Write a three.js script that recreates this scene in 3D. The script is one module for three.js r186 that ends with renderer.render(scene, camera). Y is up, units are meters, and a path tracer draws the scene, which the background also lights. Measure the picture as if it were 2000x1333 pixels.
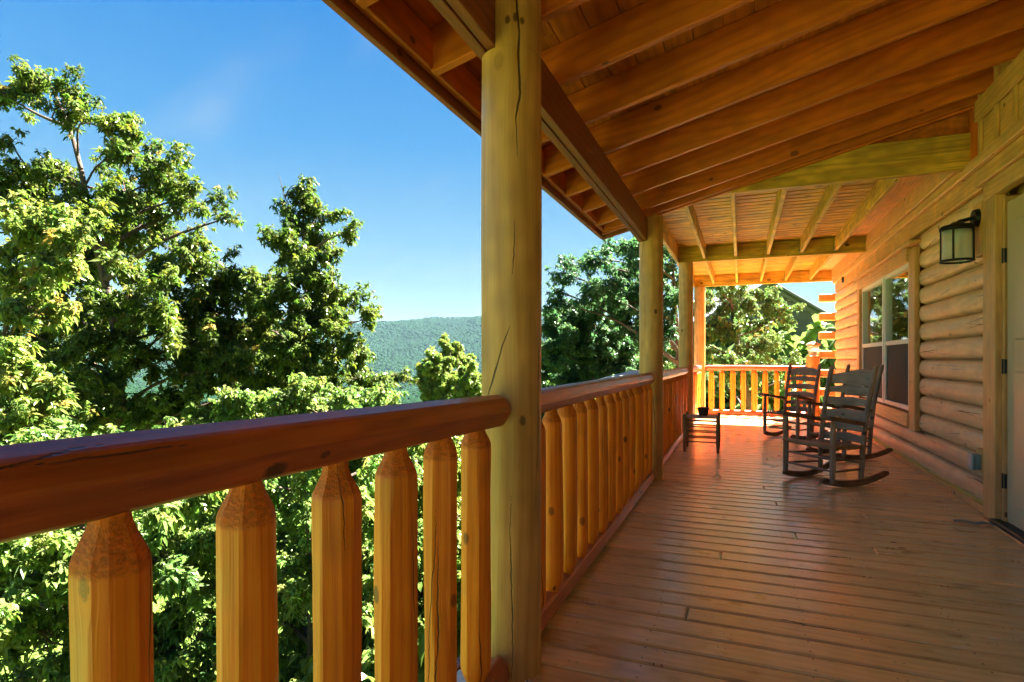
import * as THREE from 'three';
import { mergeGeometries, toCreasedNormals } from 'three/addons/utils/BufferGeometryUtils.js';

// ---------------------------------------------------------------- camera, sky, sun, exposure
const scene = new THREE.Scene();
const EYE = 1.15, YAW = 0.3797;                       // floor of the porch is y = 0, the porch runs along -z
const camera = new THREE.PerspectiveCamera(61.52, 1024 / 682, 0.05, 20000);
camera.position.set(0, EYE, 0);
camera.rotation.set(0, YAW, 0);
camera.setViewOffset(1024, 682, 0, -18.2, 1024, 682);  // shift lens: upright verticals, horizon a little below the middle
camera.updateProjectionMatrix();

const renderer = new THREE.WebGLRenderer({ antialias: true });
renderer.setSize(1024, 682);
renderer.toneMapping = THREE.LinearToneMapping;
renderer.toneMappingExposure = 22;
renderer.shadowMap.enabled = true;
renderer.shadowMap.type = THREE.PCFSoftShadowMap;

const SUN = new THREE.Vector3(0.52, 1.18, -0.86).normalize();

// periodic value noise
function hash(i, j, s) { let h = (i * 374761393 + j * 668265263 + s * 1274126177) | 0; h = Math.imul(h ^ (h >>> 13), 1274126177); h = Math.imul(h ^ (h >>> 15), 2246822519); return ((h ^ (h >>> 16)) >>> 0) / 4294967296; }
function pn(x, y, px, py, s) {
  let xi = Math.floor(x), yi = Math.floor(y); const fx = x - xi, fy = y - yi;
  const u = fx * fx * (3 - 2 * fx), v = fy * fy * (3 - 2 * fy);
  xi = ((xi % px) + px) % px; yi = ((yi % py) + py) % py; const x1 = (xi + 1) % px, y1 = (yi + 1) % py;
  const a = hash(xi, yi, s), b = hash(x1, yi, s), c = hash(xi, y1, s), d = hash(x1, y1, s);
  return (a + (b - a) * u) * (1 - v) + (c + (d - c) * u) * v;
}
const nz = (x, y, s) => pn(x, y, 1 << 20, 1 << 20, s);
const fbm = (x, y, s, o = 4) => { let t = 0, a = 0.5, k = 0; for (let i = 0; i < o; i++) { t += a * nz(x, y, s + i); k += a; a *= 0.5; x *= 2.03; y *= 2.03; } return t / k; };
function rng(seed) { let a = seed >>> 0; return () => { a = (a + 0x6D2B79F5) | 0; let t = Math.imul(a ^ (a >>> 15), 1 | a); t = (t + Math.imul(t ^ (t >>> 7), 61 | t)) ^ t; return ((t ^ (t >>> 14)) >>> 0) / 4294967296; }; }
const mix = (a, b, t) => a + (b - a) * t;
const clamp = (x, a = 0, b = 1) => Math.min(b, Math.max(a, x));
const smooth = (a, b, x) => { const t = clamp((x - a) / (b - a)); return t * t * (3 - 2 * t); };

{ // clear summer sky: deep blue above, milky towards the horizon, a few faint wisps
  const W = 1024, H = 512, data = new Float32Array(W * H * 4);
  const K = 0.0385;
  const stops = [[-90, .30, .36, .36], [-3, .40, .46, .48], [0, .66, .82, .94], [5, .48, .72, .92], [11, .28, .60, .92], [20, .085, .42, .93], [32, .010, .28, .86], [55, .012, .23, .74], [90, .012, .19, .64]];
  for (let j = 0; j < H; j++) for (let i = 0; i < W; i++) {
    const lat = ((j + .5) / H - .5) * Math.PI, lon = ((i + .5) / W - .5) * 2 * Math.PI;
    const y = Math.sin(lat), x = Math.cos(lat) * Math.cos(lon), z = Math.cos(lat) * Math.sin(lon);
    const e = lat * 180 / Math.PI;
    let k = 0; while (k < stops.length - 2 && e > stops[k + 1][0]) k++;
    const t = clamp((e - stops[k][0]) / (stops[k + 1][0] - stops[k][0]));
    let c = [1, 2, 3].map(q => mix(stops[k][q], stops[k + 1][q], t));
    const g = Math.max(0, x * SUN.x + y * SUN.y + z * SUN.z);
    const glow = 0.55 * Math.pow(g, 10) + 0.9 * Math.pow(g, 60);
    c = c.map((v, q) => v + glow * [1, .97, .92][q]);
    if (e > 1) {
      const px = x / (y + .12), pz = z / (y + .12);
      const w = smooth(.58, .85, fbm(px * .9 + pz * .5 + 3, pz * 3.2 - px * 1.4, 41, 5)) * smooth(3, 9, e) * .22;
      c = c.map((v, q) => mix(v, [.80, .88, .96][q], w));
    }
    const o = (j * W + i) * 4; data[o] = c[0] * K; data[o + 1] = c[1] * K; data[o + 2] = c[2] * K; data[o + 3] = 1;
  }
  const sky = new THREE.DataTexture(data, W, H, THREE.RGBAFormat, THREE.FloatType);
  sky.mapping = THREE.EquirectangularReflectionMapping; sky.magFilter = sky.minFilter = THREE.LinearFilter; sky.wrapS = THREE.RepeatWrapping; sky.needsUpdate = true;
  scene.background = sky; scene.environment = sky;
}
const sun = new THREE.DirectionalLight(new THREE.Color().setRGB(1, .93, .80), 5);
sun.position.copy(SUN).multiplyScalar(120); sun.target.position.set(-4, 0, -8); sun.position.add(sun.target.position);
sun.castShadow = true; sun.shadow.radius = 1; sun.shadow.mapSize.set(4096, 4096);
Object.assign(sun.shadow.camera, { left: -40, right: 40, top: 40, bottom: -40, near: 1, far: 300 });
scene.add(sun, sun.target);

scene.fog = new THREE.FogExp2(new THREE.Color().setRGB(.46, .80, 1.0), 0.000022);

// ---------------------------------------------------------------- helpers
const taken = {};
function numbered(n) { const k = taken[n] = (taken[n] ?? -1) + 1; return k ? n + '_' + String(k).padStart(3, '0') : n; }
function add(o, name, parent) { o.name = parent ? name : numbered(name); (parent ?? scene).add(o); o.traverse(m => { if (m.isMesh) { m.castShadow = m.receiveShadow = true; } }); return o; }
function mesh(name, geo, mat, parent, pos, rot) { const m = new THREE.Mesh(geo, mat); if (pos) m.position.set(...pos); if (rot) m.rotation.set(...rot); return add(m, name, parent); }
function thing(name, label, category, pos = [0, 0, 0], turn = 0, group) { const g = new THREE.Group(); g.position.set(...pos); g.rotation.y = turn; g.userData = { label, category }; if (group) g.userData.group = group; return add(g, name); }
function structure(name, label) { const g = new THREE.Group(); g.userData = { kind: 'structure', label, category: 'setting' }; return add(g, name); }

// chamfered box, grain along one axis, uv in metres (texture spans TL x TW metres)
const TL = 4, TW = 1;
function board(sx, sy, sz, b = .004, grain = 'x', seed = 0, uv = [TL, TW]) {
  const h = [sx / 2, sy / 2, sz / 2], g = 'xyz'.indexOf(grain), pos = [], uvs = [];
  b = Math.min(b, h[0] * .9, h[1] * .9, h[2] * .9);
  const uo = hash(seed, 7, 1), vo = hash(seed, 9, 2);
  const P = (s, a) => [0, 1, 2].map(k => s[k] * (h[k] - (k === a ? 0 : b)));
  const tri = (p, q, r, a) => {
    const e1 = q.map((v, k) => v - p[k]), e2 = r.map((v, k) => v - p[k]);
    const n = [e1[1] * e2[2] - e1[2] * e2[1], e1[2] * e2[0] - e1[0] * e2[2], e1[0] * e2[1] - e1[1] * e2[0]];
    const out = n[0] * (p[0] + q[0] + r[0]) + n[1] * (p[1] + q[1] + r[1]) + n[2] * (p[2] + q[2] + r[2]);
    for (const v of out > 0 ? [p, q, r] : [p, r, q]) {
      pos.push(...v);
      if (a === g) { const o = [0, 1, 2].filter(k => k !== g); uvs.push(v[o[0]] / uv[0] * .3 + uo, v[o[1]] / uv[1] + vo); }
      else { const o = 3 - a - g; uvs.push(v[g] / uv[0] + uo + a * .31, v[o] / uv[1] + vo + a * .37); }
    }
  };
  const quad = (p, q, r, s, a) => { tri(p, q, r, a); tri(p, r, s, a); };
  for (let a = 0; a < 3; a++) for (const s of [-1, 1]) {
    const [o, w] = [0, 1, 2].filter(k => k !== a), S = (i, j) => { const t = [0, 0, 0]; t[a] = s; t[o] = i; t[w] = j; return t; };
    quad(P(S(-1, -1), a), P(S(1, -1), a), P(S(1, 1), a), P(S(-1, 1), a), a);
  }
  for (let c = 0; c < 3; c++) { const [a, e] = [0, 1, 2].filter(k => k !== c);
    for (const i of [-1, 1]) for (const j of [-1, 1]) { const S = k => { const t = [0, 0, 0]; t[a] = i; t[e] = j; t[c] = k; return t; }; quad(P(S(-1), a), P(S(1), a), P(S(1), e), P(S(-1), e), a === g ? e : a); } }
  for (const i of [-1, 1]) for (const j of [-1, 1]) for (const k of [-1, 1]) { const s = [i, j, k]; tri(P(s, 0), P(s, 1), P(s, 2), g === 0 ? 1 : 0); }
  const geo = new THREE.BufferGeometry();
  geo.setAttribute('position', new THREE.Float32BufferAttribute(pos, 3)); geo.setAttribute('uv', new THREE.Float32BufferAttribute(uvs, 2)); geo.computeVertexNormals();
  return geo;
}
// log along +y from 0 to L. r(theta, y) gives radius; caps close the ends. uv: u along, v around
function log(L, r, nT, ys, { uLen = TL, around = null, seed = 0, bend = null } = {}) {
  const pos = [], uv = [], idx = [], nS = ys.length, uo = hash(seed, 3, 5), vo = hash(seed, 4, 6);
  for (let j = 0; j < nS; j++) for (let i = 0; i <= nT; i++) {
    const th = (i % nT) / nT * 2 * Math.PI, y = ys[j], R = r(th, y), c = bend ? bend(y) : [0, 0];
    pos.push(Math.cos(th) * R + c[0], y, -Math.sin(th) * R + c[1]);
    uv.push(around ? y / uLen : y / uLen + uo, around ? i / nT * around : i / nT * 2 * Math.PI * R / TW + vo);
  }
  for (let j = 0; j < nS - 1; j++) for (let i = 0; i < nT; i++) { const a = j * (nT + 1) + i, b = a + 1, c = a + nT + 1, d = c + 1; idx.push(a, b, d, a, d, c); }
  const g = new THREE.BufferGeometry(); g.setAttribute('position', new THREE.Float32BufferAttribute(pos, 3)); g.setAttribute('uv', new THREE.Float32BufferAttribute(uv, 2)); g.setIndex(idx); g.computeVertexNormals();
  const n = g.attributes.normal; for (let j = 0; j < nS; j++) { const a = j * (nT + 1), b = a + nT; const v = new THREE.Vector3(n.getX(a) + n.getX(b), n.getY(a) + n.getY(b), n.getZ(a) + n.getZ(b)).normalize(); n.setXYZ(a, v.x, v.y, v.z); n.setXYZ(b, v.x, v.y, v.z); }
  const parts = [g.toNonIndexed()];
  for (const [j, up] of [[0, -1], [nS - 1, 1]]) {
    const p = [], nn = [], u2 = [], c = bend ? bend(ys[j]) : [0, 0];
    for (let i = 0; i < nT; i++) { const A = j * (nT + 1) + i, B = A + 1; const t = [[c[0], ys[j], c[1]], [pos[A * 3], pos[A * 3 + 1], pos[A * 3 + 2]], [pos[B * 3], pos[B * 3 + 1], pos[B * 3 + 2]]]; for (const v of up > 0 ? t : [t[0], t[2], t[1]]) { p.push(...v); nn.push(0, up, 0); u2.push((v[0] - c[0]) / uLen * .2 + .3, (v[2] - c[1]) / TW + .5); } }
    const cg = new THREE.BufferGeometry(); cg.setAttribute('position', new THREE.Float32BufferAttribute(p, 3)); cg.setAttribute('uv', new THREE.Float32BufferAttribute(u2, 2)); cg.setAttribute('normal', new THREE.Float32BufferAttribute(nn, 3)); parts.push(cg);
  }
  return mergeGeometries(parts);
}
const steps = (a, b, n) => Array.from({ length: n + 1 }, (_, i) => a + (b - a) * i / n);
// peeled log: long flats left by the draw-knife
function peeled(R, seed, { planes = 10, amp = .05, len = 3, lim = 1.05 } = {}) {
  const q = rng(seed), th = [], ph = [];
  for (let k = 0; k < planes; k++) { th.push((k + (q() - .5) * .55) / planes * 2 * Math.PI); ph.push(q() * 100); }
  return (t, y) => { let m = R * lim; for (let k = 0; k < planes; k++) { let d = Math.abs(t - th[k]); if (d > Math.PI) d = 2 * Math.PI - d; if (d < 1.1) m = Math.min(m, R * (1 - amp * .5 + amp * (nz(y * len + ph[k], k * 7.3, seed) - .5) * 2) / Math.cos(d)); } return m; };
}
function cyl(p, q, r0, r1 = r0, n = 10, prof = null, m = 1) { // tapered rod from p to q, uv in metres
  const a = new THREE.Vector3(...p), b = new THREE.Vector3(...q), L = a.distanceTo(b);
  const ys = prof ? steps(0, L, m) : [0, L];
  const g = log(L, (t, y) => mix(r0, r1, y / L) * (prof ? prof(y / L) : 1), n, ys, { seed: Math.round((p[0] * 31 + p[1] * 17 + q[1] * 7) * 100) });
  g.applyQuaternion(new THREE.Quaternion().setFromUnitVectors(new THREE.Vector3(0, 1, 0), b.clone().sub(a).normalize())); g.translate(...p); return g;
}
const at = (g, x, y, z) => { g.translate(x, y, z); return g; };

// ---------------------------------------------------------------- wood textures
function wood(seed, o) {
  const W = o.W ?? 2048, H = o.H ?? 512, LM = o.len ?? TL, WM = o.wid ?? TW, q = rng(seed * 977 + 5);
  const col = new Uint8Array(W * H * 4), bmp = new Uint8Array(W * H * 4), rgh = new Uint8Array(W * H * 4);
  const knots = o.knotList ?? Array.from({ length: o.knots ?? 8 }, () => ({ x: q() * LM, y: q() * WM, r: (o.knotR ?? .014) * (.5 + q()), d: .5 + .5 * q() }));
  const cracks = (o.cracks ? Array.from({ length: o.cracks }, () => { const L = (o.crackLen ?? .5) * (.4 + 1.2 * q()); return { x: q() * LM, L, y: q() * WM, w: (o.crackW ?? .0016) * (.5 + q()), f: q() * 50, s: (q() - .5) * .06 }; }) : []).concat(o.crackList ?? []);
  const wrap = (d, P) => d - P * Math.round(d / P);
  const lx = Math.round(LM * .8) || 1;
  for (let j = 0; j < H; j++) for (let i = 0; i < W; i++) {
    const x = i / W * LM, y = j / H * WM;
    let yy = y, kd = 0, kr = 0;
    for (const k of knots) {
      const dx = wrap(x - k.x, LM), dy = wrap(y - k.y, WM); if (Math.abs(dx) > .25 || Math.abs(dy) > .12) continue;
      const e = Math.hypot(dx / 1.5, dy) / k.r;
      yy -= Math.sign(dy) * Math.min(Math.abs(dy), k.r * 1.4) * Math.exp(-Math.pow(dx / (k.r * 4.5), 2)) * Math.exp(-Math.max(0, Math.abs(dy) - k.r) / (k.r * 1.6)) * .8;
      if (e < 1.35) { const m = 1 - smooth(.75, 1.35, e + .3 * (nz(x * 300, y * 300, seed) - .5)); if (m * k.d > kd) { kd = m * k.d; kr = .5 + .5 * Math.sin(e * 16); } }
    }
    const pLx = Math.max(1, Math.round(LM * 1)), big = pn(x / LM * pLx, yy * 3 / 1, pLx, Math.max(1, Math.round(WM * 3)), seed + 1);
    const F = o.ring ?? 34;
    const ph = yy * F + 2.6 * big + .7 * pn(x / LM * pLx * 2, yy / WM * Math.round(WM * 10 + 1), pLx * 2, Math.round(WM * 10 + 1), seed + 2);
    let ring = .5 + .5 * Math.sin(ph * 2 * Math.PI); ring = Math.pow(ring, 1.8);
    const fib = pn(x / LM * Math.round(LM * 9), yy / WM * Math.round(WM * 420), Math.round(LM * 9), Math.round(WM * 420), seed + 3);
    const fib2 = pn(x / LM * Math.round(LM * 3), yy / WM * Math.round(WM * 110), Math.round(LM * 3), Math.round(WM * 110), seed + 4);
    const mp = Math.round(LM * 5) || 1, mq = Math.round(WM * 9) || 1;
    const mot = pn(x / LM * mp, y / WM * mq, mp, mq, seed + 5) * .6 + pn(x / LM * mp * 3, y / WM * mq * 3, mp * 3, mq * 3, seed + 6) * .4;
    let t = (o.ringAmt ?? .5) * ring + (o.fibAmt ?? .35) * (fib - .5) + (o.fibAmt ?? .35) * .8 * (fib2 - .5);
    let c = [0, 1, 2].map(k => mix(o.base[k], o.dark[k], clamp(t, -.4, 1)));
    const m2 = (mot - .5) * 2 * (o.mottle ?? .10); c = c.map((v, k) => v * (1 + m2));
    let h = .62 + .12 * (fib - .5) - .10 * ring * (o.ringRelief ?? .4), ro = (o.rough ?? .5) + (o.roughVar ?? .12) * (mot - .5) * 2 + .08 * (fib - .5);
    if (o.wear) { const w = smooth(.60, .80, pn(x / LM * mp * 2, y / WM * mq * 2, mp * 2, mq * 2, seed + 8) * .65 + fib2 * .35); c = c.map((v, k) => mix(v, o.wearCol[k], w * o.wear)); ro += .12 * w; h -= .05 * w; }
    if (o.streak) { const w = smooth(.60, .86, fib2 * .55 + pn(x / LM * Math.round(LM * 1.5), yy / WM * Math.round(WM * 26), Math.round(LM * 1.5), Math.round(WM * 26), seed + 9) * .5); c = c.map((v, k) => mix(v, o.streakCol[k], w * o.streak)); h -= .12 * w; }
    if (o.scratch) { const w = smooth(.80, .9, pn(x / LM * Math.round(LM * 60), y / WM * Math.round(WM * 90), Math.round(LM * 60), Math.round(WM * 90), seed + 11)) * smooth(.55, .75, mot); c = c.map((v, k) => mix(v, o.scratchCol[k], w * o.scratch)); }
    if (kd > 0) { c = c.map((v, k) => mix(v, (o.knot ?? [58, 26, 10])[k] * (.75 + .5 * kr), kd)); h += .06 * kd * kr; }
    for (const k of cracks) {
      let dx = wrap(x - k.x - k.L / 2, LM); if (Math.abs(dx) > k.L / 2) continue;
      const a = dx / (k.L / 2), yc = k.y + k.s * a + (k.amp ?? .010) * (nz(x * 9 + k.f, 3, seed) - .5) + .003 * (nz(x * 50 + k.f, 9, seed) - .5);
      const d = Math.abs(wrap(y - yc, WM)), w = k.w * (1 - a * a) * (.6 + .8 * nz(x * 20 + k.f, 1, seed)) + .0002;
      if (d < w * 1.6) { const m = 1 - smooth(w * .5, w * 1.5, d); c = c.map((v, q2) => mix(v, (o.crackCol ?? [36, 18, 9])[q2], m * .92)); h = mix(h, .05, m); }
    }
    if (o.rasp) { const rs = o.rasp(x, y); if (rs > 0) { const r = .6 * pn(x * 300, y / WM * 34, 1 << 20, 34, 77) + .4 * pn(x * 480 + 9, y / WM * 130, 1 << 20, 130, 78); c = c.map((v, k) => mix(v, mix(o.raspCol[k] * .62, o.raspCol[k] * 1.18, r), rs * .55)); h = mix(h, .3 + .5 * r, rs); ro = mix(ro, .8, rs); } }
    if (o.nails) { for (const nx of o.nails) { const px = ((x % .61) + .61) % .61 - nx, py = wrap(y - .018, .1), dd = Math.hypot(px, py); if (dd < .0032) { c = c.map(v => v * .35); h -= .2; } } }
    const p = (j * W + i) * 4;
    for (let k = 0; k < 3; k++) { col[p + k] = clamp(c[k], 0, 255); bmp[p + k] = clamp(h) * 255; } col[p + 3] = bmp[p + 3] = rgh[p + 3] = 255;
    rgh[p] = rgh[p + 2] = 0; rgh[p + 1] = clamp(ro, .08, 1) * 255;
  }
  const T = (d, srgb) => { const t = new THREE.DataTexture(d, W, H, THREE.RGBAFormat); t.wrapS = t.wrapT = THREE.RepeatWrapping; t.magFilter = THREE.LinearFilter; t.minFilter = THREE.LinearMipmapLinearFilter; t.generateMipmaps = true; if (srgb) t.colorSpace = THREE.SRGBColorSpace; t.needsUpdate = true; return t; };
  return { map: T(col, true), bumpMap: T(bmp), roughnessMap: T(rgh) };
}
const mat = (tex, bump = .0015, extra = {}) => new THREE.MeshPhysicalMaterial({ ...tex, bumpScale: bump, roughness: 1, metalness: 0, ...extra });
const plain = (r, g, b, rough = .6, extra = {}) => new THREE.MeshPhysicalMaterial({ color: new THREE.Color().setRGB(r, g, b), roughness: rough, ...extra });

const tx = {};
tx.rafter = wood(11, { base: [212, 108, 26], dark: [176, 74, 14], knots: 9, knotR: .015, knot: [96, 40, 12], ring: 15, ringAmt: .36, fibAmt: .22, mottle: .14, rough: .52 });
tx.plank = wood(12, { base: [206, 112, 36], dark: [160, 72, 20], knots: 10, knotR: .014, knot: [70, 28, 10], ringAmt: .35, fibAmt: .25, ring: 18, mottle: .16, rough: .6 });
tx.beam = wood(13, { base: [150, 74, 40], dark: [112, 48, 24], knots: 5, ring: 22, ringAmt: .4, mottle: .12, rough: .5 });
tx.rail = wood(14, { base: [186, 84, 36], dark: [146, 56, 22], knots: 9, knotR: .011, knot: [66, 24, 12], ring: 20, ringAmt: .45, fibAmt: .4, mottle: .18, wear: .35, wearCol: [204, 112, 66], cracks: 12, crackLen: .45, crackW: .0018, rough: .5, roughVar: .1 });
const raspZone = (x) => Math.max(smooth(.860, .872, x) * (1 - smooth(.935, .945, x)), smooth(.155, .135, x) * 0);
const balOpt = s => ({ W: 1024, H: 320, len: 1.05, wid: .314, base: [250, 134, 16], dark: [224, 96, 10], knots: 4, knotR: .010, knot: [128, 52, 16], ring: 40, ringAmt: .4, fibAmt: .3, mottle: .12, cracks: 2, crackLen: .45, crackW: .0016, crackCol: [92, 36, 12], rasp: x => raspZone(x), raspCol: [214, 104, 40], rough: .46 });
tx.bal = [wood(21, balOpt()), wood(22, balOpt()), wood(23, balOpt())];
tx.post = wood(15, { W: 2048, H: 512, len: 2.9, wid: .70, base: [206, 146, 82], dark: [182, 116, 56], ring: 16, ringAmt: .42, fibAmt: .3, mottle: .13, cracks: 5, crackLen: .5, crackCol: [58, 34, 16], rough: .44,
  knotList: [{ x: .93, y: .39, r: .011, d: .8 }, { x: 2.36, y: .335, r: .009, d: .9 }, { x: 2.37, y: .365, r: .010, d: .9 }, { x: 2.36, y: .388, r: .008, d: .8 }, { x: 1.6, y: .12, r: .015, d: .9 }, { x: 2.22, y: .30, r: .02, d: .25 }],
  crackList: [{ x: 1.86, L: .80, y: .368, w: .0030, f: 2, s: -.006, amp: .026 }, { x: .96, L: .31, y: .292, w: .0028, f: 9, s: .052, amp: .012 }, { x: 1.45, L: .20, y: .36, w: .0012, f: 5, s: .003 }], knot: [96, 58, 26] });
tx.deck = wood(16, { base: [230, 184, 126], dark: [204, 148, 92], knots: 6, knotR: .009, knot: [104, 62, 38], ring: 22, ringAmt: .30, fibAmt: .26, mottle: .13, wear: .45, wearCol: [238, 204, 160], scratch: .5, scratchCol: [236, 214, 190], cracks: 5, crackLen: .25, crackW: .0010, crackCol: [70, 40, 24], nails: [.30, .33], rough: .36, roughVar: .14 });
tx.weather = wood(17, { base: [222, 170, 62], dark: [190, 132, 40], knots: 9, knotR: .016, knot: [58, 34, 16], ring: 10, ringAmt: .35, fibAmt: .25, mottle: .2, streak: .35, streakCol: [120, 84, 34], cracks: 10, crackLen: .4, crackCol: [50, 32, 14], rough: .62 });
tx.mossy = wood(18, { base: [214, 160, 62], dark: [182, 122, 42], knots: 6, knotR: .022, knot: [40, 24, 12], ring: 9, ringAmt: .4, fibAmt: .22, mottle: .22, streak: .4, streakCol: [136, 102, 38], cracks: 5, crackLen: .6, crackCol: [46, 32, 14], rough: .6 });
tx.logs = wood(19, { base: [238, 196, 150], dark: [220, 166, 114], knots: 16, knotR: .011, knot: [128, 78, 40], ring: 11, ringAmt: .36, fibAmt: .28, mottle: .09, wear: .3, wearCol: [240, 210, 172], cracks: 16, crackLen: .6, crackW: .0026, crackCol: [84, 48, 24], rough: .46 });
tx.trim = wood(20, { base: [228, 172, 108], dark: [204, 140, 78], knots: 9, knotR: .012, knot: [110, 62, 28], ring: 24, ringAmt: .45, mottle: .12, rough: .5 });
tx.grey = wood(24, { W: 1024, H: 256, len: 2, wid: .5, base: [160, 130, 106], dark: [120, 94, 74], knots: 3, knotR: .007, knot: [50, 38, 30], ring: 60, ringAmt: .4, fibAmt: .5, mottle: .2, wear: .5, wearCol: [172, 150, 130], cracks: 5, crackLen: .2, crackW: .0008, rough: .56 });
const M = {
  rafter: mat(tx.rafter), plank: mat(tx.plank), beam: mat(tx.beam), rail: mat(tx.rail, .004, { clearcoat: .5, clearcoatRoughness: .3 }), bal: tx.bal.map(t => mat(t, .004)), post: mat(tx.post, .004),
  deck: [1, .90, 1.10, .95].map((k, i) => mat(tx.deck, .002, { ior: 1.6, clearcoat: 1, clearcoatRoughness: .24, color: new THREE.Color().setRGB(k, k * [1, .98, .99, 1.02][i], k * [1, .96, .97, 1.04][i]) })),
  weather: [1, .88, 1.08].map(k => mat(tx.weather, .004, { color: new THREE.Color().setRGB(k, k, k) })), mossy: mat(tx.mossy, .005),
  logs: [1, .95, 1.04].map(k => mat(tx.logs, .004, { color: new THREE.Color().setRGB(k, k * .99, k * .97) })), trim: mat(tx.trim, .002), grey: mat(tx.grey, .002),
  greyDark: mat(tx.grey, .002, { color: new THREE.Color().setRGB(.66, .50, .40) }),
  endGrain: plain(.36, .17, .06, .7),
  white: plain(.74, .76, .74, .4), black: plain(.012, .013, .014, .42, { metalness: .3 }), iron: plain(.03, .033, .035, .5, { metalness: .6 }),
  glass: new THREE.MeshPhysicalMaterial({ color: 0xf4fbf8, roughness: .01, transmission: 1, thickness: 0, ior: 1.5 }),
  lampGlass: new THREE.MeshPhysicalMaterial({ color: 0xf2f8f4, roughness: .38, transmission: .72, thickness: 0, ior: 1.5 }),
  screen: plain(.022, .045, .05, .7, { specularIntensity: .25 }), doorPaint: plain(.68, .49, .28, .45), room: plain(.35, .30, .24, .9), steel: plain(.35, .36, .36, .35, { metalness: .9 }),
};
console.log('textures done');

// ---------------------------------------------------------------- porch floor
const XR = -.80, XW = 1.70;                                           // railing line, wall face
{
  const f = structure('porch_floor', 'brown stained plank floor of the covered porch');
  let i = 0;
  for (let z = 1.78; z > -12.84; z -= .1448, i++) {
    const q = rng(i + 100), w = .1315 + (q() - .5) * .003, L = 2.72 + q() * .02;
    const split = q() < .34 ? -.3 + q() * 1.2 : null;                  // some courses are two boards end to end
    const put = (x0, x1, s) => mesh('floor_board', board(x1 - x0, .034, w, .007, 'x', i * 3 + s), M.deck[Math.floor(q() * 4)], f, [(x0 + x1) / 2, -.017 + (q() - .5) * .0022, z], [(q() - .5) * .006, 0, 0]);
    if (split === null) put(-.975, -.975 + L, 0); else { put(-.975, split - .002, 0); put(split + .002, -.975 + L, 1); }
  }
  const heads = []; // two screws where each board crosses a joist
  for (let z = 1.78, k = 0; z > -12.84; z -= .1448, k++) for (const x of [-.93, -.35, .25, .85, 1.45]) for (const d of [-.042, .042]) { const g = new THREE.CircleGeometry(.0042, 7); g.rotateX(-Math.PI / 2); g.translate(x + (hash(k, x * 50 | 0, 3) - .5) * .02, .0021, z + d + (hash(k, x * 50 | 0, 4) - .5) * .012); heads.push(g); }
  mesh('screw_heads', mergeGeometries(heads), M.iron, f).userData.kind = 'stuff';
  for (const x of [-.93, -.35, .25, .85, 1.45]) mesh('floor_joist', board(.045, .2, 14.6, .004, 'z', x * 100 | 0), M.beam, f, [x, -.142, -5.5]);
  mesh('rim_joist', board(.04, .24, 14.7, .004, 'z', 77), M.beam, f, [-1.0, -.125, -5.5]);
}

// ---------------------------------------------------------------- near sloping roof on rafters
const SLOPE = .255, ANG = Math.atan(SLOPE), RB = EYE + 1.344;          // underside of the rafters at the beam
const under = x => RB + SLOPE * (x + .82);
{
  const r = thing('porch_roof', 'sloping orange stained rafters and plank roof over the near porch', 'roof');
  const L = 3.0 / Math.cos(ANG), xm = .235, dep = .19;
  for (let k = 0; k < 14; k++) {
    const z = -5.24 + k * .51, q = rng(k + 40);
    mesh('rafter', board(L, dep, .046, .004, 'x', 200 + k), M.rafter, r, [xm, under(xm) + dep / 2 / Math.cos(ANG), z + (q() - .5) * .02], [0, 0, ANG]);
  }
  // end rafter with its thin trim strip and the panel above the cross beam
  mesh('end_rafter', board(L, dep, .046, .004, 'x', 231), M.rafter, r, [xm, under(xm) + dep / 2 / Math.cos(ANG), -5.50], [0, 0, ANG]);
  mesh('rake_trim', board(L, .05, .03, .004, 'x', 232), M.rafter, r, [xm, under(xm) + .012, -5.545], [0, 0, ANG]);
  mesh('barge_board', board(.44, .235, .034, .004, 'x', 233), M.beam, r, [-1.105, under(-1.105) + .09, -5.665], [0, 0, ANG]);
  {
    const s = new THREE.Shape(); s.moveTo(-.9, under(-.9) + .17); s.lineTo(XW + .03, under(XW) + .17); s.lineTo(XW + .03, 2.70); s.lineTo(-.1, 2.70); s.closePath();
    mesh('gable_panel', new THREE.ExtrudeGeometry(s, { depth: .02, bevelEnabled: false }), M.rafter, r, [0, 0, -5.69]);
  }
  let i = 0;
  for (let s = -1.62; s < 1.52; s += .152, i++) {                     // roof planks run along the porch
    const x = xm + s * Math.cos(ANG), y = under(xm) + dep / Math.cos(ANG) + s * Math.sin(ANG) + .0105, q = rng(i + 500), cut = -3.6 + q() * 4.2;
    if (x > XW + .06) break;
    for (const [a, b] of [[-5.66, cut - .001], [cut + .001, 1.86]]) mesh('roof_plank', board(.1495, .02, b - a, .004, 'z', i * 2 + (a > -5 ? 1 : 0)), M.plank, r, [x, y + .001, (a + b) / 2], [0, 0, ANG]);
  }
  mesh('roof_covering', board(3.24, .03, 7.60, .004, 'x', 3), plain(.09, .085, .08, .9), r, [xm - .04, under(xm) + dep / Math.cos(ANG) + .045, -1.90], [0, 0, ANG]);
  // twin-ply beam on the posts, eave boards
  for (const [x, s] of [[-.843, 0], [-.889, 1]]) mesh('beam_ply', board(.042, .212, 7.50, .003, 'z', 260 + s), s ? M.beam : M.beam, r, [x, RB - .108 - s * .004, -1.90 + s * .004]);
  const ey = under(-1.265);
  mesh('sub_fascia', board(.04, .16, 7.50, .004, 'z', 271), M.rafter, r, [-1.252, ey + .10, -1.90]);
  mesh('fascia', board(.034, .225, 7.55, .004, 'z', 272), M.beam, r, [-1.292, ey + .085, -1.90]);
}

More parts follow.
